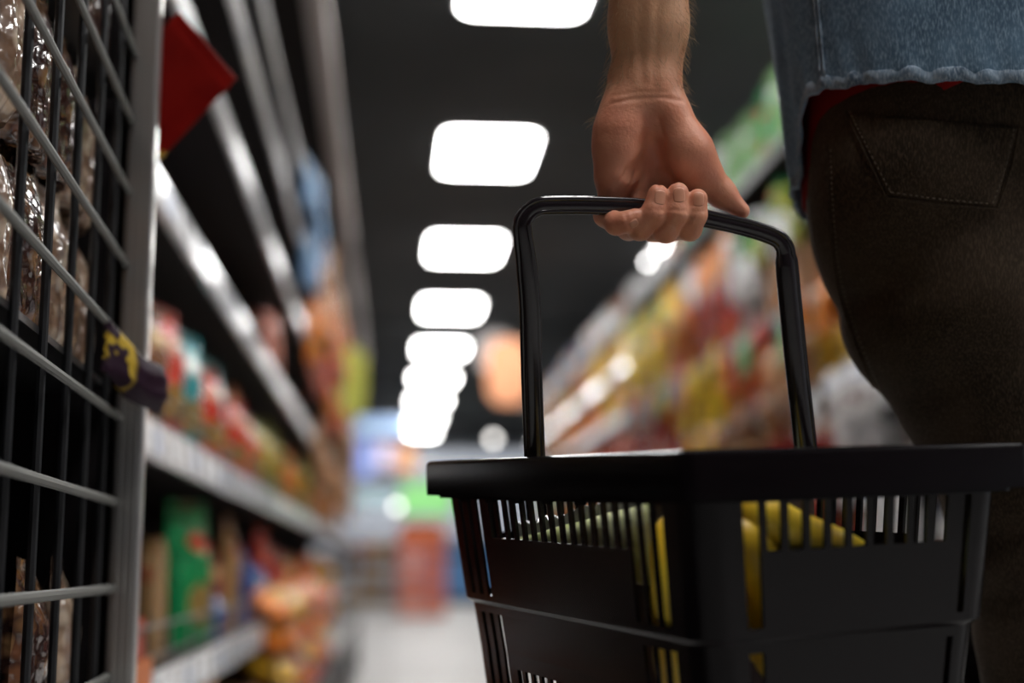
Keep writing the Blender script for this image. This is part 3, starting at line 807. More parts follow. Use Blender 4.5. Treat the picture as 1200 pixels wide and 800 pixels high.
# vertical stations: (z, inset)
VS = [(-.028, WO), (-.0335, WO+.0005), (-.064, WO+.0035), (-.112, WO+.0085), (-.117, WO+.009), (-.121, WO+.0135), (-.128, WO+.0145), (-.158, WO+.018), (-.170, WO+.019), (-.212, WO+.023), (-.222, WO+.024), (-BH, WO+.028)]
def open_(kind, j, front_side=False):
    if kind == 'short': return j == 1 or (j == 8 and front_side is False)
    if kind == 'long': return j in (1, 2) or j in (6, 7, 8)
    return False
rings = []
for z, o in VS:
    # breaks scale toward centre with the taper
    f_x = (Ln/2-o)/(Ln/2-WO); f_y = (Wn/2-o)/(Wn/2-WO)
    bb = [[Ln/2+(t-Ln/2)*f_x for t in brk[0]], [Wn/2+(t-Wn/2)*f_y for t in brk[1]], [Ln/2+(t-Ln/2)*f_x for t in brk[2]], [Wn/2+(t-Wn/2)*f_y for t in brk[3]]]
    rings.append([(x, y, z) for x, y in rrect(o, .020, ns, bb)])
n = len(rings[0]); frontseg = set(range(n-2*len(front)-1, n)); wm = MB(); assert len(kinds) == n, (len(kinds), n)
wm.v = [tuple(p) for rg in rings for p in BL(rg)]
for j in range(len(VS)-1):
    for i in range(n):
        if open_(kinds[i], j, i in frontseg): continue
        wm.f.append((j*n+i, j*n+(i+1) % n, (j+1)*n+(i+1) % n, (j+1)*n+i))
body = wm.build('basket_wall', blackp, broot)
so = body.modifiers.new('s', 'SOLIDIFY'); so.thickness = .0024; so.offset = 0
bf = MB(); rg = rrect(WO+.028, .020); bf.add(BL([(x, y, -BH) for x, y in rg]+[(x, y, -BH+.003) for x, y in rg]), [tuple(range(len(rg))), tuple(range(2*len(rg)-1, len(rg)-1, -1))]+[(i, (i+1) % len(rg), len(rg)+(i+1) % len(rg), len(rg)+i) for i in range(len(rg))])
bf.build('basket_floor', blackp, broot)
# little clips hanging below the rim lip along the long side
for k in range(5):
    x = .16+.055*k
    m = MB(); v = [(x+a, .0125+b, -.0325-c) for a in (0, .012) for b in (0, .003) for c in (0, .003)]
    m.add(BL(v), [(0, 1, 3, 2), (4, 6, 7, 5), (0, 4, 5, 1), (2, 3, 7, 6), (0, 2, 6, 4), (1, 5, 7, 3)]); m.build('rim_clip', blackp, broot)
# handle
hpts = [(627, 546, 1.107), (626, 520, 1.105), (623, 440, 1.099), (621, 360, 1.093), (617, 310, 1.089), (613, 278, 1.086), (612, 262, 1.085), (618, 251, 1.086), (630, 243, 1.087), (645, 241, 1.089), (690, 241, 1.096), (745, 243, 1.104),
        (790, 249, 1.110), (830, 257, 1.116), (870, 266, 1.122), (897, 274, 1.126), (912, 281, 1.128), (919, 291, 1.129), (921, 305, 1.130), (925, 350, 1.132), (933, 430, 1.135), (943, 520, 1.138), (945, 545, 1.139)]
def spl(pts, k=4):
    A = np.array(pts, float); out = []
    for i in range(len(A)-1):
        p0, p1, p2, p3 = A[max(i-1, 0)], A[i], A[i+1], A[min(i+2, len(A)-1)]
        for j in range(k):
            t = j/k; out.append(.5*((2*p1)+(-p0+p2)*t+(2*p0-5*p1+4*p2-p3)*t*t+(-p0+3*p1-3*p2+p3)*t**3))
    out.append(A[-1]); return out
HW = [P(*q) for q in spl(hpts, 4)]
hm = MB()
# U-channel-like bar: outer rounded section with a raised rib either side
rad = [.0078 if 250 < q[1] or True else 0 for q in spl(hpts, 4)]
pp = spl(hpts, 4); rad = [.0066+.0016*min(1, max(0, (q[1]-262)/60))+(.0014 if q[0] > 915 and q[1] > 300 else 0) for q in pp]
hm.tube([p-b0 for p in HW], rad, 16, flat=.8, side=(HW[1]-HW[0])*0+RT)
hm.build('handle', handp, broot, 60)
rb = MB()
for sgn in (-1, 1):
    path = []
    for i, p in enumerate(HW):
        t = HW[min(i+1, len(HW)-1)]-HW[max(i-1, 0)]; t /= np.linalg.norm(t); nn = np.cross(t, FW); nn /= np.linalg.norm(nn)
        path.append(p+nn*sgn*rad[i]*.72-FW*.0028-b0)
    rb.tube(path[2:-2], .0024, 8)
rb.build('handle_rib', handp, broot, 60)
for q in ((627, 556, 1.108), (946, 556, 1.138)):
    p = P(*q); m = MB(); m.tube([p-b0-ey*.012, p-b0+ey*.012], .011, 18); m.build('hinge', blackp, broot, 40)
tag(broot, 'black plastic shopping basket with slotted walls hanging from the hand', 'basket')

# ---- contents
def banana_tube(pts, r=.017, n=5):
    A = spl(pts, 6); m = MB(); k = len(A)
    rs = []
    for i in range(k):
        t = i/(k-1); e = min(1, t/.16)**.7*min(1, (1-t)/.14)**.6; rs.append(max(.0035, r*(.25+.75*e) if 0 < t < 1 else .004))
    m.tube(BL(A), rs, 10, side=ez); return m
bun = empty('banana_bunch', tuple(BW(.07, .06, -.20))); bo = np.array(bun.location)
def BLb(pts): return [BW(*p)-bo for p in pts]
def ban(pts, r=.017):
    A = spl(pts, 6); k = len(A); rs = []
    for i in range(k):
        t = i/(k-1); e = min(1, t/.2)**.6*min(1, (1-t)/.12)**.5; rs.append(max(.0035, r*e))
    m = MB(); m.tube(BLb([tuple(a) for a in A]), rs, 6, side=ez)
    o = m.build('banana', banana, bun, 180); sub = o.modifiers.new('s', 'SUBSURF'); sub.levels = 2; sub.render_levels = 2
    e = MB(); e.tube(BLb([tuple(A[-2]), tuple(A[-1])]), [.0055, .0045], 8); e.build('tip', bananatip, o)
ban([(.105, .060, -.035), (.070, .045, -.052), (.052, .042, -.085), (.060, .052, -.120), (.080, .062, -.150)], .0160)
ban([(.108, .064, -.038), (.086, .038, -.060), (.078, .034, -.095), (.083, .046, -.130), (.098, .055, -.155)], .0150)
ban([(.108, .068, -.045), (.104, .048, -.085), (.102, .046, -.110), (.110, .050, -.140), (.122, .06, -.16)], .0150)
ban([(.100, .065, -.036), (.052, .078, -.040), (.040, .105, -.056), (.042, .145, -.072), (.058, .180, -.090)], .0190)
ban([(.102, .070, -.042), (.058, .085, -.075), (.044, .120, -.088), (.046, .160, -.092), (.062, .195, -.088)], .0165)
ban([(.098, .066, -.040), (.050, .070, -.055), (.042, .085, -.085), (.044, .090, -.120), (.060, .10, -.150)], .0180)
ban([(.100, .066, -.050), (.072, .070, -.090), (.062, .085, -.120), (.064, .110, -.140), (.075, .150, -.152)], .0160)
m = MB(); m.tube(BLb([(.100, .064, -.046), (.110, .068, -.032), (.122, .074, -.022)]), [.014, .009, .008], 10); m.build('stem', bananatip, bun, 60)
tag(bun, 'bunch of yellow bananas showing through the slots at the basket corner', 'fruit')
o = MB(); o.add(BL([(a, b, c_) for a in (.17, .33) for b in (.135, .215) for c_ in (-.20, -.036)]), [(0, 1, 3, 2), (4, 6, 7, 5), (0, 4, 5, 1), (2, 3, 7, 6), (0, 2, 6, 4), (1, 5, 7, 3)])
dk = mat('dark_carton_print', (.035, .016, .012), .5); colnoise(dk, 25, (.02, .01, .012), (.06, .03, .018))
o = o.build('carton', dk); o.location = tuple(b0); tag(o, 'dark brown carton standing in the basket behind the bananas', 'carton')
gb = MB(); nu, nv = 22, 12; v = []
for sgn in (1, -1):
    for j in range(nv+1):
        for i in range(nu+1):
            u, w = i/nu, j/nv
            top = -.033-.034*u; bot = -.092
            z = bot+(top-bot)*w; e = (max(0, 1-(2*u-1)**4)*max(0, 1-(2*w-1)**4))**.5
            v.append((.125+.235*u, .049+sgn*.017*e+.002*math.sin(20*u+5*w), z))
K = (nu+1)*(nv+1)
gb.add(BL(v), [(s+j*(nu+1)+i, s+j*(nu+1)+i+1, s+(j+1)*(nu+1)+i+1, s+(j+1)*(nu+1)+i) for s in (0, K) for j in range(nv) for i in range(nu)])
g = gb.build('produce_bag', greenbag, None, 180); g.location = tuple(b0)
sm = MB(); v = []
for s_ in (0, .0015):
    for i in range(31):
        u = i/30; y = .050+.003*math.sin(i*2.3)+s_
        v += [(.125+.235*u, y, -.035-.034*u), (.125+.235*u, y, -.025-.032*u+.003*math.sin(i*3.1))]
sm.add(BL(v), [(2*i, 2*i+1, 2*i+3, 2*i+2) for i in range(30)]+[(62+2*i, 62+2*i+2, 62+2*i+3, 62+2*i+1) for i in range(30)]+[(2*i+1, 63+2*i, 65+2*i, 2*i+3) for i in range(30)])
sm.build('crimped_top', silverseal, g)
tag(g, 'pale yellow-green produce bag with crimped clear top inside the basket', 'bag')

# ================================================================ MAN
man = empty('person', (.54, 1.2, 0))
tag(man, 'man in denim shirt and dark jeans, seen from behind, gripping the basket handle', 'person')
mo = np.array(man.location)
def HP(px, py, dz): return P(px, py, 1.109+(px-780)*.000144+dz)
hx0, hx1 = .135, .285; hy0, hy1 = .99, 1.12; hz0, hz1 = .725, .955
F = Field(axis(.0, .95, hx0, hx1, .00105, .012), axis(.80, 1.45, hy0, hy1, .00105, .012), axis(.02, 1.86, hz0, hz1, .00115, .012))
# torso, head, legs
cx, cy = .54, 1.20
F.ell((cx, cy, .92), (.155, .105, .13), .03); F.ell((cx, cy, 1.10), (.14, .10, .16), .05); F.ell((cx, cy-.005, 1.30), (.175, .115, .17), .05)
F.cap((cx-.16, cy, 1.41), (cx+.16, cy, 1.41), .055, .055, .05)
F.cap((cx, cy, 1.42), (cx, cy+.02, 1.56), .058, .055, .03)
F.ell((cx, cy+.035, 1.665), (.075, .098, .115), .02); F.ell((cx, cy+.06, 1.60), (.055, .065, .06), .02)
F.cap((cx, cy+.13, 1.665), (cx, cy+.142, 1.635), .010, .014, .01)
F.ell((cx-.03, cy+.118, 1.68), (.013, .01, .009), .004); F.ell((cx+.03, cy+.118, 1.68), (.013, .01, .009), .004)
F.ell((cx, cy+.118, 1.60), (.024, .012, .010), .004)
F.ell((cx-.077, cy+.03, 1.66), (.010, .018, .03), .006); F.ell((cx+.077, cy+.03, 1.66), (.010, .018, .03), .006)
F.cap((.46, 1.2, .86), (.606, 1.22, .49), .075, .050, .03); F.cap((.606, 1.22, .49), (.63, 1.30, .09), .050, .034, .02)
F.cap((.63, 1.2, .86), (.73, 1.16, .49), .075, .050, .03); F.cap((.73, 1.16, .49), (.76, 1.00, .10), .050, .034, .02)
F.cap((.63, 1.29, .06), (.62, 1.43, .045), .03, .028, .02); F.cap((.76, .99, .08), (.76, 1.12, .045), .03, .028, .02)
# right arm (off the photograph), hanging with a simple relaxed hand
F.cap((cx+.20, 1.2, 1.40), (cx+.25, 1.19, 1.12), .05, .04, .03); F.cap((cx+.25, 1.19, 1.12), (cx+.26, 1.23, .87), .04, .027, .02)
F.cap((cx+.26, 1.235, .86), (cx+.26, 1.25, .79), .034, .036, .02)
for i in range(4): F.cap((cx+.235+i*.018, 1.25, .78), (cx+.235+i*.018, 1.28, .71-.01*(1-abs(i-1.5))), .010, .009, .004)
F.cap((cx+.235, 1.26, .82), (cx+.20, 1.30, .77), .012, .010, .01)
# left arm
LS = np.array((cx-.20, 1.17, 1.40)); LE = np.array((.225, 1.05, 1.125))
F.cap(LS, LE, .052, .041, .03)
W0, W1, W2 = HP(760, -40, .022), HP(760, 30, .021), HP(758, 108, .020)
F.cap(LE, W0, .043, .0325, .03, FW, .85)
F.cap(W0, W1, .0325, .0300, .01, FW, .78); F.cap(W1, W2, .0300, .0268, .01, FW, .72)
F.cap(HP(730, 92, .026), HP(729, 108, .026), .0095, .0095, .012)  # ulna head
# palm
def c(a, b, ra, rb, k): F.cap(HP(*a), HP(*b), ra, rb, k)
c((757, 108, .020), (757, 140, .020), .0215, .019, .014)
c((742, 122, .021), (722, 208, .024), .0150, .0135, .012)
c((750, 122, .023), (752, 206, .028), .0150, .0130, .012)
c((762, 122, .023), (780, 206, .028), .0150, .0130, .012)
c((772, 125, .021), (806, 208, .026), .0150, .0130, .012)
c((722, 155, .016), (720, 205, .016), .0165, .0145, .014)      # hypothenar
c((728, 130, .018), (722, 170, .018), .0150, .0150, .014)
c((786, 140, .012), (806, 178, .008), .0170, .0180, .014)      # thenar
c((806, 178, .008), (818, 200, .010), .0180, .0150, .012)
# thumb
c((812, 190, .012), (845, 226, .016), .0160, .0112, .010)
c((845, 226, .016), (869, 247, .012), .0112, .0066, .006)
# fingers: base - knuckle - middle joint - end joint - tip
def finger(pts, rs, k=.003):
    for i in range(len(pts)-1): F.cap(HP(*pts[i]), HP(*pts[i+1]), rs[i], rs[i+1], .007 if i == 0 else k)
T0 = Field(F.x, F.y, F.z) if False else None
finger([(806, 212, .028), (794, 266, .016), (808, 268, -.008), (815, 252, -.0155), (817.5, 233, -.0165)], [.0115, .0100, .0093, .0088, .0078], .0030)
finger([(780, 210, .030), (767, 268, .018), (780, 270, -.009), (792, 250, -.0170), (794.5, 226, -.0165)], [.0118, .0104, .0097, .0093, .0082], .0030)
finger([(752, 210, .030), (737, 266, .016), (750, 267, -.009), (765, 250, -.0165), (771, 228, -.0160)], [.0115, .0102, .0095, .0090, .0080], .0030)
finger([(722, 212, .025), (710, 252, .012), (722, 262, -.006), (734, 260, -.0120), (744, 255, -.0140)], [.0110, .0094, .0086, .0080, .0072], .0030)
# palm relief
def gr(pts, w, a):
    q = []
    for i in range(len(pts)-1):
        for t in (0, .33, .67): q.append(tuple(pts[i][k]*(1-t)+pts[i+1][k]*t for k in (0, 1)))
    q.append(pts[-1][:2]); h = [F.hit(x, y, .98, 1.2) for x, y in q]
    h = [p for p in h if p is not None]
    if len(h) > 1: F.groove(h, w, a)
gr([(767, 140, -.002), (766, 165, .001), (770, 188, .003), (780, 210, .006)], .0075, .0042)
gr([(766, 170, .001), (750, 192, .003), (738, 204, .004)], .0055, .0030)
gr([(772, 140, 0), (779, 165, -.004), (782, 190, -.002), (790, 214, .004)], .0018, .0009)
gr([(716, 121, 0), (740, 116, -.003), (775, 114, -.003), (801, 118, 0)], .0016, .0009)
gr([(717, 112, 0), (745, 108, -.003), (780, 108, -.003)], .0014, .0005)
for a, b in (((745, 200, .004), (733, 226, .008)), ((755, 198, .005), (744, 226, .009)), ((763, 200, .006), (757, 224, .010)), ((735, 198, .004), (722, 216, .006)), ((772, 196, .005), (772, 218, .01))):
    gr([a, ((a[0]+b[0])/2+1.5, (a[1]+b[1])/2, (a[2]+b[2])/2), b], .0015, .0011)
for p, q in (((806, 249, -.026), (828, 247, -.022)), ((783, 246, -.027), (806, 247, -.026)), ((757, 246, -.026), (778, 246, -.026)), ((732, 249, -.022), (738, 268, -.02))):
    gr([p, q], .0013, .0006)
gr([(803, 232, -.024), (806, 260, -.022), (800, 282, -.012)], .001, .0) 
for (x0, y0) in ((752, 20),): gr([(752, -10, .0), (748, 40, -.001), (754, 95, -.001)], .004, .0012)
gr([(772, 0, .0), (768, 60, -.001), (766, 100, -.001)], .004, .0010)
pos, Fc = F.mesh()
pos = relax(pos, Fc, 2, .45)
bodyo = raw_mesh('body', pos-mo, Fc, skin, man)
# nails
def nail(px, py, dz, w, h, rx, lean=0.):
    m = MB(); N = 10; v = []; R = .0095
    pc = F.hit(px, py, .95, 1.2)
    nrm = np.array([F.sample(pc+e)-F.sample(pc-e) for e in np.eye(3)*.0015]); nrm /= np.linalg.norm(nrm)
    up = UP*math.cos(rx)+RT*math.sin(rx); up -= nrm*(up@nrm); up /= np.linalg.norm(up); sd = np.cross(up, nrm)
    for j in range(N+1):
        for i in range(N+1):
            a, b = -1+2*i/N, -1+2*j/N
            k = math.sqrt(max(0, 1-.35*b*b)) if b > 0 else math.sqrt(max(0, 1-.25*b*b))
            k2 = math.sqrt(max(0, 1-.3*a*a))
            q = pc+sd*a*k*w/2+up*b*k2*h/2
            # drop on to the finger
            t = q+nrm*.004
            for _ in range(12): t = t-nrm*F.sample(t)*.8
            v.append(t+nrm*.00012*(1-a*a*.8)*(1-b*b*.5)-mo)
    m.add(v, [(j*(N+1)+i, j*(N+1)+i+1, (j+1)*(N+1)+i+1, (j+1)*(N+1)+i) for j in range(N) for i in range(N)])
    o = m.build('fingernail', nailm, man, 180); s = o.modifiers.new('s', 'SOLIDIFY'); s.thickness = .0004; s.offset = -1
nail(818.5, 233, 0, .0088, .0115, .05); nail(796, 228, 0, .0094, .0120, -.05); nail(774, 231, 0, .0090, .0115, .1)
nail(743, 262, 0, .0060, .0070, 1.0)
# forearm hair
hr = random.Random(2); hb = MB(); cand = [i for i in range(len(pos)) if .842 < pos[i][2] < .965 and pos[i][0] < .27 and pos[i][1] < 1.13]
e = 0; NH = 1500
FZ = lambda p: np.array([F.sample(p+d)-F.sample(p-d) for d in np.eye(3)*.0015])
for _ in range(NH):
    p = pos[cand[hr.randrange(len(cand))]]
    if p[2] < .868 and (hr.random() < .4 or FZ(p)@FW < -.0001): continue
    nn = FZ(p); nn /= np.linalg.norm(nn)
    side = abs(nn@RT); back = nn@FW
    if side < .55 and back < -.2 and hr.random() < .55: continue     # inner forearm is barer
    ln = hr.uniform(.004, .012); dn = np.array([hr.gauss(0, .6), hr.gauss(0, .6), -1.0]); dn -= nn*(dn@nn); dn /= np.linalg.norm(dn)
    lift = hr.uniform(.35, 1.05)+(.35 if side > .7 else 0); q = []
    for k in range(4):
        t = k/3; q.append(p+dn*ln*t+nn*ln*lift*(t-.42*t*t)-nn*.0003)
    hb.tube([x-mo for x in q], [.00013, .00012, .00008, .00003], 3, cap=False)
ho = hb.build('arm_hair', hairm, man, 180); ho['kind'] = 'stuff'
# head hair
hf = Field(axis(.40, .68, .4, .68, .008, .01), axis(1.08, 1.36, 1.08, 1.36, .008, .01), axis(1.52, 1.84, 1.52, 1.84, .008, .01))
hf.ell((cx, cy+.022, 1.69), (.085, .105, .112), .01); hp, hF = hf.mesh()
kz = (hp[:, 2] < 1.70-(hp[:, 1]-cy)*-.6) & (hp[:, 1] > cy+.06)
hF = hF[~kz[hF].any(1)]; hp[:, :] += .003*np.sin(hp[:, [1, 2, 0]]*160)
raw_mesh('hair', hp-mo, hF, headhair, man)

# ---------------- trousers
TF = Field(axis(.33, .86, .33, .62, .0042, .009), axis(.90, 1.36, 1.03, 1.36, .0048, .008), axis(.05, 1.03, .40, 1.0, .0045, .010))
TF.ell((cx, cy, .89), (.168, .113, .17), .02); TF.cap((cx-.095, cy, 1.0), (cx+.095, cy, 1.0), .078, .078, .04, np.array([0, 1, 0]), 1.3)
TF.ell((cx-.082, cy-.035, .84), (.090, .082, .095), .03); TF.ell((cx+.082, cy-.035, .84), (.090, .082, .095), .03)
TF.cap((.472, 1.205, .81), (.497, 1.205, .735), .099, .100, .02)
TF.cap((.497, 1.205, .735), (.552, 1.21, .635), .100, .090, .02)
TF.cap((.552, 1.21, .635), (.588, 1.22, .50), .090, .080, .02)
TF.cap((.588, 1.22, .50), (.630, 1.29, .11), .080, .064, .02)
TF.cap((.622, 1.205, .81), (.730, 1.165, .50), .099, .074, .02); TF.cap((.730, 1.165, .50), (.76, 1.01, .12), .076, .064, .02)
X, Y, Z = TF.x[:, None, None], TF.y[None, :, None], TF.z[None, None, :]
A = (np.sin(38*Z+9*X+4*np.sin(11*X+3))*.0016+np.sin(70*Z-34*X+3*np.sin(21*Z))*.0011+np.sin(17*X-26*Z+2)*.0016)*np.clip((.86-Z)/.1, .15, 1)
K2 = np.exp(-((Z-.50)/.05)**2)*.0035*np.sin(120*Z+30*X+20*Y)
HP2 = np.exp(-((X-.385)/.035)**2)*np.exp(-((Z-.765)/.03)**2)*(-.005)*1.0+np.exp(-((X-.40)/.04)**2)*np.exp(-((Z-.725)/.012)**2)*.004
TF.V += (A+K2+HP2).astype(np.float32)
CL = np.exp(-((X-cx)/.02)**2)*np.clip((1.10-Y)/.02, 0, 1)*.004; TF.V += CL.astype(np.float32)
tp, tF = TF.mesh(); raw_mesh('trousers', relax(tp, tF, 2)-mo, tF, trous, man)
def on_trous(px, py, off=.0): return TF.hit(px, py, .95, 1.6, off)
def seam(name, pts, r, off, m, dashed=False, F_=None):
    q = []
    A = spl([(a, b, 0) for a, b in pts], 8)
    for a in A:
        h = (F_ or TF).hit(a[0], a[1], .9, 1.6, off)
        if h is not None: q.append(h-mo)
    mb = MB()
    if dashed:
        D = [q[0]]; 
        for a, b in zip(q[:-1], q[1:]):
            k = max(1, int(np.linalg.norm(b-a)/.0011)); D += [a+(b-a)*t/k for t in range(1, k+1)]
        i = 0
        while i+2 < len(D): mb.tube(D[i:i+3], [r*.6, r, r*.6], 6); i += 4
    elif len(q) > 2: mb.tube(q, r, 6)
    return mb.build(name, m, man, 180)
# back pocket
poly = [(992, 132), (1040, 228), (1166, 242), (1192, 150)]
N = 20; v = []
for j in range(N+1):
    for i in range(N+1):
        a, b = i/N, j/N
        top = np.array(poly[0])*(1-a)+np.array(poly[3])*a; bot = np.array(poly[1])*(1-a)+np.array(poly[2])*a
        w = top*(1-b)+bot*b; h = on_trous(w[0], w[1], .0012)
        v.append((h if h is not None else P(w[0], w[1], 1.09))-mo)
pk = MB(); pk.add(v, [(j*(N+1)+i, j*(N+1)+i+1, (j+1)*(N+1)+i+1, (j+1)*(N+1)+i) for j in range(N) for i in range(N)])
po = pk.build('back_pocket', trous, man, 180); s = po.modifiers.new('s', 'SOLIDIFY'); s.thickness = .0016; s.offset = 0
seam('pocket_seam', [(990, 130), (1014, 180), (1038, 230)], .0009, .0016, trous); seam('pocket_seam', [(1038, 231), (1100, 239), (1168, 245)], .0009, .0016, trous); seam('pocket_seam', [(1168, 245), (1184, 200), (1194, 150)], .0009, .0016, trous)
seam('pocket_stitching', [(995, 130), (1019, 178), (1043, 224)], .0006, .0022, stitchm, True); seam('pocket_stitching', [(1043, 225), (1100, 233), (1163, 239)], .0006, .0022, stitchm, True); seam('pocket_stitching', [(1163, 239), (1179, 195), (1188, 150)], .0006, .0022, stitchm, True)
seam('side_seam', [(968, 170), (971, 240), (979, 320), (995, 380), (1018, 440), (1040, 490), (1056, 530)], .0012, .0004, trous)
seam('side_stitching', [(973, 175), (976, 240), (984, 320), (1000, 378), (1023, 438), (1045, 488), (1061, 530)], .0006, .0006, stitchm, True)

# ---------------- shirts (open tubes around the torso)
def torso_shell(name, hw, hd, hem, ztop, m, ex=3., folds=.004, seed=0, NZ=34, NT=220, thick=.0016):
    mb = MB(); v = []
    for j in range(NZ+1):
        for i in range(NT):
            th = 2*math.pi*i/NT; c_, s_ = math.cos(th), math.sin(th)
            zb = hem(th); z = zb+(ztop-zb)*(j/NZ)**1.15
            a, b = hw(z), hd(z)
            r = (abs(c_)**ex/1+abs(s_)**ex)**(-1/ex)
            f = folds*(math.sin(5*th+seed+3*z)*.6+math.sin(11*th+7*z+seed)*.35+math.sin(19*th-12*z)*.2)*(1 if z < 1.25 else .3)
            f += .0012*math.sin(43*th+60*z)*math.exp(-((z-zb)/.03))
            v.append((cx-mo[0]+c_*(a*r+f), cy-mo[1]+s_*(b*r+f), z))
    mb.add(v, [(j*NT+i, j*NT+(i+1) % NT, (j+1)*NT+(i+1) % NT, (j+1)*NT+i) for j in range(NZ) for i in range(NT)])
    o = mb.build(name, m, man, 180); s = o.modifiers.new('s', 'SOLIDIFY'); s.thickness = thick; s.offset = 0
    return o, v, NT
def lerp(xs, ys): return lambda z: float(np.interp(z, xs, ys))
shw = lerp([.75, .79, .87, .97, 1.1, 1.35, 1.46, 1.50], [.170, .175, .184, .192, .208, .215, .15, .085])
shd = lerp([.75, .79, .87, .97, 1.1, 1.35, 1.46, 1.50], [.130, .134, .142, .148, .150, .150, .11, .08])
def hem(th):
    s_ = math.sin(th)      # -1 = back
    z = .880+.0012*math.sin(30*th)+.022*math.cos(th)**2
    k = min(1, max(0, (s_+.34)/.40)); k = k*k*(3-2*k)
    return z-(.068*k)
def hem_red(th):
    s_ = math.sin(th); c_ = math.cos(th)
    k = min(1, max(0, (-s_-.50)/.45)); return .822+.078*k
so_, sv, NT = torso_shell('denim_shirt', shw, shd, hem, 1.50, denim, 2.7, .004, 1.3)
torso_shell('red_undershirt', lerp([.78, .87, .95, 1.1, 1.35, 1.45, 1.49], [.170, .176, .179, .185, .19, .13, .07]), lerp([.78, .87, .95, 1.1, 1.35, 1.45, 1.49], [.120, .122, .125, .125, .125, .10, .065]), hem_red, 1.49, redcl, 2.2, .001, 4)
# rolled hem of the denim shirt with slanting puckers, and its stitch line
hmB = MB(); ring = []
for i in range(NT*3):
    t = i/3; a = np.array(sv[int(t) % NT]); b = np.array(sv[(int(t)+1) % NT]); ring.append(a+(b-a)*(t-int(t)))
vv = []; n8 = 10; M_ = len(ring)
for i, p in enumerate(ring):
    out = np.array([p[0], p[1], 0]); out /= np.linalg.norm(out)
    for k in range(n8):
        w = 2*math.pi*k/n8; puck = 1+.28*math.sin(i*.62+1.6*math.sin(w)+.8*math.sin(i*.11))
        vv.append(p+out*(.0021*math.cos(w)*puck+.0004)+np.array([0, 0, .0058+.0064*math.sin(w)+.0006*math.sin(i*.62)]))
hmB.add(vv, [(i*n8+k, i*n8+(k+1) % n8, ((i+1) % M_)*n8+(k+1) % n8, ((i+1) % M_)*n8+k) for i in range(M_) for k in range(n8)])
hmB.build('shirt_hem', hemd, man, 180)
# side seam of the shirt: double ridge running up from the vent corner
def shirt_pt(th, z, off=.001):
    a, b = shw(z), shd(z); c_, s_ = math.cos(th), math.sin(th); r = (abs(c_)**2.7+abs(s_)**2.7)**(-1/2.7)
    f = .004*(math.sin(5*th+1.3+3*z)*.6+math.sin(11*th+7*z+1.3)*.35+math.sin(19*th-12*z)*.2)
    f += off
    return np.array((cx-mo[0]+c_*(a*r+f), cy-mo[1]+s_*(b*r+f), z))
for sgn in (-1, 1):
    for d in (0, .035):
        th0 = -math.pi/2+sgn*(1.10+d*.8)
        mb = MB(); mb.tube([shirt_pt(th0, z+.0, .0012) for z in np.linspace(.908, 1.38, 60)], [.0013+.0004*math.sin(k*1.7) for k in range(60)], 6); mb.build('shirt_seam', hemd, man, 180)
# sleeves, rolled above the elbow, and collar
for S0, E0 in ((LS, LE), (np.array((cx+.20, 1.2, 1.40)), np.array((cx+.25, 1.19, 1.12)))):
    mb = MB(); A = [S0+(E0-S0)*t-mo for t in np.linspace(-.12, .80, 14)]
    mb.tube(A, [.075-.012*t+.0025*math.sin(t*25) for t in np.linspace(0, 1, 14)], 24, cap=False); o = mb.build('sleeve', denim, man, 180); s = o.modifiers.new('s', 'SOLIDIFY'); s.thickness = .002
    mb = MB(); mb.tube([S0+(E0-S0)*t-mo for t in (.74, .76, .84, .86)], [.063, .067, .067, .063], 24, cap=False); o = mb.build('rolled_cuff', hemd, man, 180); s = o.modifiers.new('s', 'SOLIDIFY'); s.thickness = .004
mb = MB(); mb.tube([(0, .005, 1.47), (0, .008, 1.495), (0, .010, 1.525)], [.082, .072, .070], 28, cap=False); o = mb.build('collar', denim, man, 180); s = o.modifiers.new('s', 'SOLIDIFY'); s.thickness = .003
# shoes
for (x, y, z, dx) in ((.63, 1.30, 0, -.01), (.76, 1.0, 0, 0)):
    m = MB(); prof = []
    A = [(x-mo[0], y-.05-mo[1], .045), (x-mo[0], y-mo[1], .05), (x+dx/2-mo[0], y+.09-mo[1], .045), (x+dx-mo[0], y+.17-mo[1], .032), (x+dx-mo[0], y+.205-mo[1], .026)]
    m.tube(A, [.036, .047, .045, .040, .02], 16, side=(1, 0, 0)); 
    m.v = [(a, b, max(c_, .012)) for a, b, c_ in m.v]; sh = m.build('shoe', shoem, man, 180)
    m = MB(); m.box((x-.045-mo[0], y-.09-mo[1], 0), (x+.045-mo[0], y+.225-mo[1], .018), .008); m.build('sole', blackm, sh)

# ================================================================ FAR END OF THE SHOP
def ray_y(px, py, Y):
    r = ray(px, py); return CAM+r*(Y/r[1])
# low island shelf
isl = empty('island_shelf', tuple(ray_y(445, 0, 15.2)*[1, 1, 0])); I0 = np.array(isl.location)
w = .62
for sx in (-w/2, w/2-.02): MB().box((sx, 0, 0), (sx+.02, .45, .62)).build('side_panel', blackm, isl)
for z in (.06, .24, .42, .60): MB().box((-w/2, 0, z), (w/2, .45, z+.02)).build('shelf', shelfm, isl); 
for z in (.06, .24, .42, .60): MB().box((-w/2, -.012, z-.004), (w/2, 0, z+.018), .003).build('price_rail', cardw, isl)
tag(isl, 'low dark island shelf standing on the floor at the far end of the aisle', 'shelving')
for li, z in enumerate((.081, .261, .441, .621)):
    for k in range(4):
        c_ = random.choice(['peach', 'beige', 'brown', 'gold', 'white', 'pink'])
        o = place('carton', c_, k % 3, (I0[0]-.225+.15*k, 15.30, z), 0, 0, (.85, 1, .62)); tag(o, '%s carton, %s along the %s level of the low far island shelf' % (c_, ordn(k), ordn(li)), 'carton', 'cartons on the far island shelf')
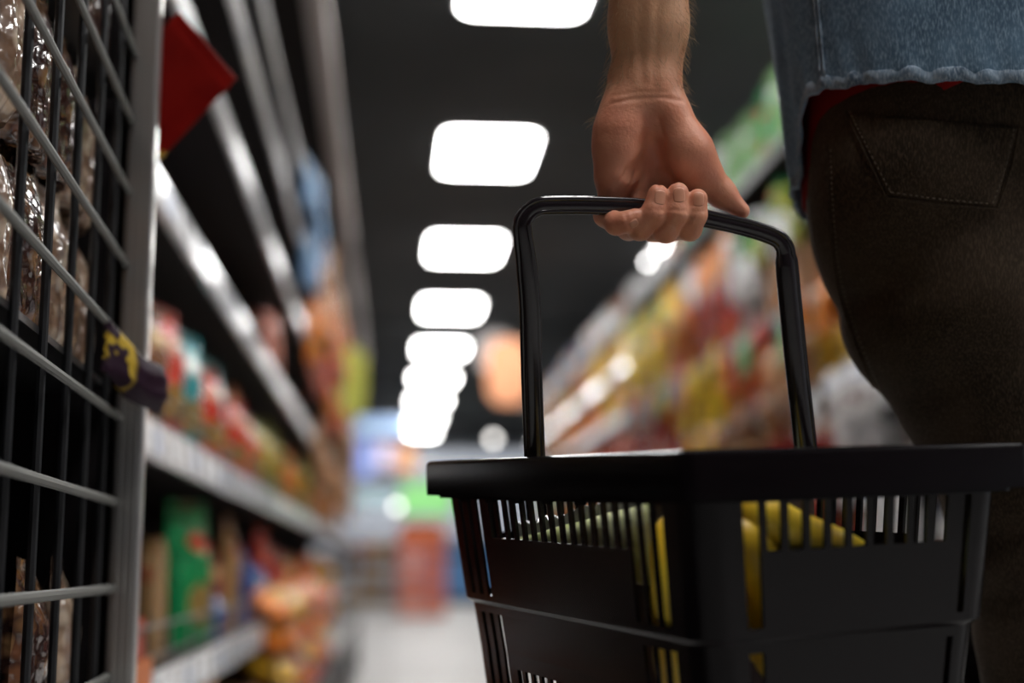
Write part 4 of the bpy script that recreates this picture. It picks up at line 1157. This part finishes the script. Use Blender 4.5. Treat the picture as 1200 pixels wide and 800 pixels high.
# stacked red crates
crate_m = mat('red_crate', (.92, .24, .13), .45)
def crate():
    root = empty('plastic_crate'); w, d, h = .46, .36, .165
    MB().box((-w/2, -d/2, 0), (w/2, d/2, .015)).build('base', crate_m, root)
    m = MB()
    for z in (.0, .14): 
        m.box((-w/2, -d/2, z), (w/2, -d/2+.012, z+.025)); m.box((-w/2, d/2-.012, z), (w/2, d/2, z+.025)); m.box((-w/2, -d/2, z), (-w/2+.012, d/2, z+.025)); m.box((w/2-.012, -d/2, z), (w/2, d/2, z+.025))
    for k in range(9):
        x = -w/2+(w-.03)*k/8; m.box((x, -d/2+.001, .02), (x+.03, -d/2+.011, .145)); m.box((x, d/2-.011, .02), (x+.03, d/2-.001, .145))
    for k in range(7):
        y = -d/2+(d-.03)*k/6; m.box((-w/2+.001, y, .02), (-w/2+.011, y+.03, .145)); m.box((w/2-.011, y, .02), (w/2-.001, y+.03, .145))
    m.build('slatted_side', crate_m, root); return root
cr0 = crate(); cpos = ray_y(501, 0, 14.4)
for k in range(5):
    o = cr0 if k == 0 else copy_tree(cr0)
    o.location = (cpos[0]+random.uniform(-.01, .01), cpos[1], .001+.17*k)
    tag(o, 'bright red plastic crate, %s from the floor in the stack at the far end' % ordn(k), 'crate', 'stacked red crates')
for k in range(3):
    o = place('snack_bag', 'orange', k, (cpos[0]-.13+.13*k, cpos[1], .70), 0, 0, .95)
    o.location.z = .017+.17*4+.001; tag(o, 'orange snack bag, %s of three in the topmost red crate' % ordn(k), 'snack bag', 'orange bags in the top crate')
# checkout counters, screens and signs
cm = mat('counter_laminate', (.40, .44, .50), .4); bluec = mat('blue_laminate', (.12, .30, .60), .4)
def counter(x, y, col, label):
    r = empty('checkout_counter', (x, y, 0))
    MB().box((-.55, 0, .08), (.55, .6, .82), .02).build('body', col, r); MB().box((-.60, -.04, .82), (.60, .64, .87), .01).build('worktop', cm, r)
    MB().box((-.52, .03, 0), (.52, .55, .08)).build('plinth', blackm, r); MB().box((-.5, .02, .60), (.5, -.012, .66)).build('bumper', blackm, r)
    tag(r, label, 'counter')
counter(ray_y(440, 0, 21)[0], 21, cm, 'pale grey checkout counter behind the low island shelf')
counter(ray_y(548, 0, 19)[0], 19, bluec, 'blue-fronted checkout counter near the red crate stack')
def lit_sign(px0, px1, py0, py1, Y, col, s, name, label, cat='sign', legs=False):
    a, b = ray_y(px0, py1, Y), ray_y(px1, py0, Y)
    r = empty(name, (float((a[0]+b[0])/2), Y, float(a[2]))); w = float(b[0]-a[0]); h = float(b[2]-a[2])
    MB().box((-w/2-.02, .0, -.02), (w/2+.02, .06, h+.02), .008).build('frame', lampframe, r)
    MB().box((-w/2, -.012, 0), (w/2, 0, h)).build('lit_face', emis(name+'_face', col, s), r)
    m = MB()
    for x in (-w*.4, w*.4): m.tube([(x, .03, h+.02), (x, .03, HC-float(a[2]))], .006, 6)
    m.build('hanger', blackm, r); tag(r, label, cat); return r
lit_sign(418, 478, 490, 508, 20, (.45, .62, .9), 1.3, 'hanging_sign', 'long pale blue lit sign hanging over the checkouts')
lit_sign(419, 437, 516, 558, 19, (.30, .40, .85), 1.1, 'hanging_screen', 'narrow blue lit screen hanging under the pale blue sign', 'screen')
lit_sign(441, 462, 518, 548, 19.4, (.75, .65, .85), 1.1, 'hanging_screen', 'small lilac-white lit screen beside the narrow blue screen', 'screen')
lit_sign(464, 486, 522, 552, 19.8, (.95, .45, .2), .9, 'hanging_screen', 'small orange lit screen beside the lilac-white screen', 'screen')
lit_sign(470, 530, 566, 602, 22, (.30, .75, .25), .9, 'hanging_sign', 'green lit sign hanging left of the basket rim at the far end')
lit_sign(416, 466, 575, 592, 21.5, (.55, .75, .8), .5, 'hanging_sign', 'pale turquoise lit sign hanging lower than the green one')
lit_sign(520, 560, 636, 668, 23, (.30, .50, .95), 1.0, 'hanging_sign', 'royal blue lit panel hanging low behind the red crates')
lit_sign(470, 640, 530, 556, 24.5, (.8, .85, .95), .55, 'hanging_sign', 'wide white lit fascia sign in front of the far wall')
# far cooler wall with lit shelves
cool = empty('display_cooler', (.2, 26.2, 0))
MB().box((-2.6, .0, 0), (2.6, .7, .35), .02).build('base', cm, cool)
MB().box((-2.6, .6, .35), (2.6, .7, 2.0)).build('back_panel', emis('cooler_back', (.85, .9, 1), .4), cool)
MB().box((-2.6, 0, 1.95), (2.6, .7, 2.1), .02).build('canopy', cm, cool)
for z in (.7, 1.05, 1.4): MB().box((-2.6, .15, z), (2.6, .6, z+.025)).build('shelf', lampframe, cool)
tag(cool, 'long pale chilled display cabinet against the far wall', 'cooler')
# two round globe lamps and the orange and yellow-green hanging discs
def globe(px, py, Y, rr_, s, label):
    p = ray_y(px, py, Y); r = empty('globe_lamp', tuple(map(float, p))); m = MB()
    m.lathe([(rr_*math.sin(math.pi*k/12)+.0001, -rr_*math.cos(math.pi*k/12)) for k in range(13)], 18); m.build('globe', emis('globe_glass', (1, .97, .93), s), r, 180)
    m = MB(); m.tube([(0, 0, rr_), (0, 0, HC-p[2])], .004, 6); m.tube([(0, 0, rr_-.005), (0, 0, rr_+.04)], .02, 10); m.build('cord', blackm, r); tag(r, label, 'lamp')
globe(578, 514, 12.5, .035, 7, 'small round globe lamp hanging just above the basket rim')
globe(465, 593, 13.5, .035, 6, 'small round globe lamp hanging low over the far island shelf')
def disc_sign(px, py, Y, w, h, col, label, name='aisle_flag_sign', rz=0):
    p = ray_y(px, py, Y); r = empty(name, tuple(map(float, p)), rz); n_ = 28; pr = []
    for k in range(n_):
        a = 2*math.pi*k/n_; pr.append((w/2*math.copysign(abs(math.cos(a))**.6, math.cos(a)), h/2*math.copysign(abs(math.sin(a))**.6, math.sin(a))))
    m = MB(); m.add([(x, -.012, z) for x, z in pr]+[(x, .012, z) for x, z in pr], [tuple(range(n_)), tuple(range(2*n_-1, n_-1, -1))]+[(k, (k+1) % n_, n_+(k+1) % n_, n_+k) for k in range(n_)])
    m.build('panel', mat('flag_'+label.split()[0], col, .45), r); m = MB(); m.tube([(0, 0, h/2), (0, 0, HC-p[2])], .005, 6); m.build('hanger', blackm, r); tag(r, label, 'sign'); return r
disc_sign(596, 436, 11.0, .34, .52, (.95, .42, .22), 'orange rounded hanging sign over the aisle beside the basket handle')
disc_sign(580, 412, 11.6, .32, .32, (.75, .72, .72), 'pale grey hanging sign partly behind the orange hanging sign')
disc_sign(413, 448, 8.5, .16, .42, (.50, .52, .08), 'yellow-green hanging sign at the end of the rack-side shelving')

# ================================================================ CAMERA, WORLD
cam = bpy.data.cameras.new('camera'); co = bpy.data.objects.new('camera', cam); C.objects.link(co)
co.location = tuple(CAM); co.rotation_euler = (math.pi/2+TH, 0, -PSI)
cam.lens = 50; cam.sensor_width = 36; cam.clip_start = .02
cam.dof.use_dof = True; cam.dof.focus_distance = 1.085; cam.dof.aperture_fstop = 2.25
bpy.context.scene.camera = co
w = bpy.data.worlds.new('world'); bpy.context.scene.world = w; w.use_nodes = True
w.node_tree.nodes['Background'].inputs[0].default_value = (.02, .02, .022, 1)
vs = bpy.context.scene.view_settings
vs.view_transform = 'Standard'; vs.look = 'None'; vs.gamma = 1; vs.use_curve_mapping = False; vs.exposure = -.36
cy_ = bpy.context.scene.cycles
cy_.use_denoising = True; cy_.use_light_tree = True; cy_.max_bounces = 6; cy_.diffuse_bounces = 3; cy_.glossy_bounces = 3; cy_.transmission_bounces = 2
cy_.sample_clamp_indirect = 8; cy_.caustics_reflective = False; cy_.caustics_refractive = False
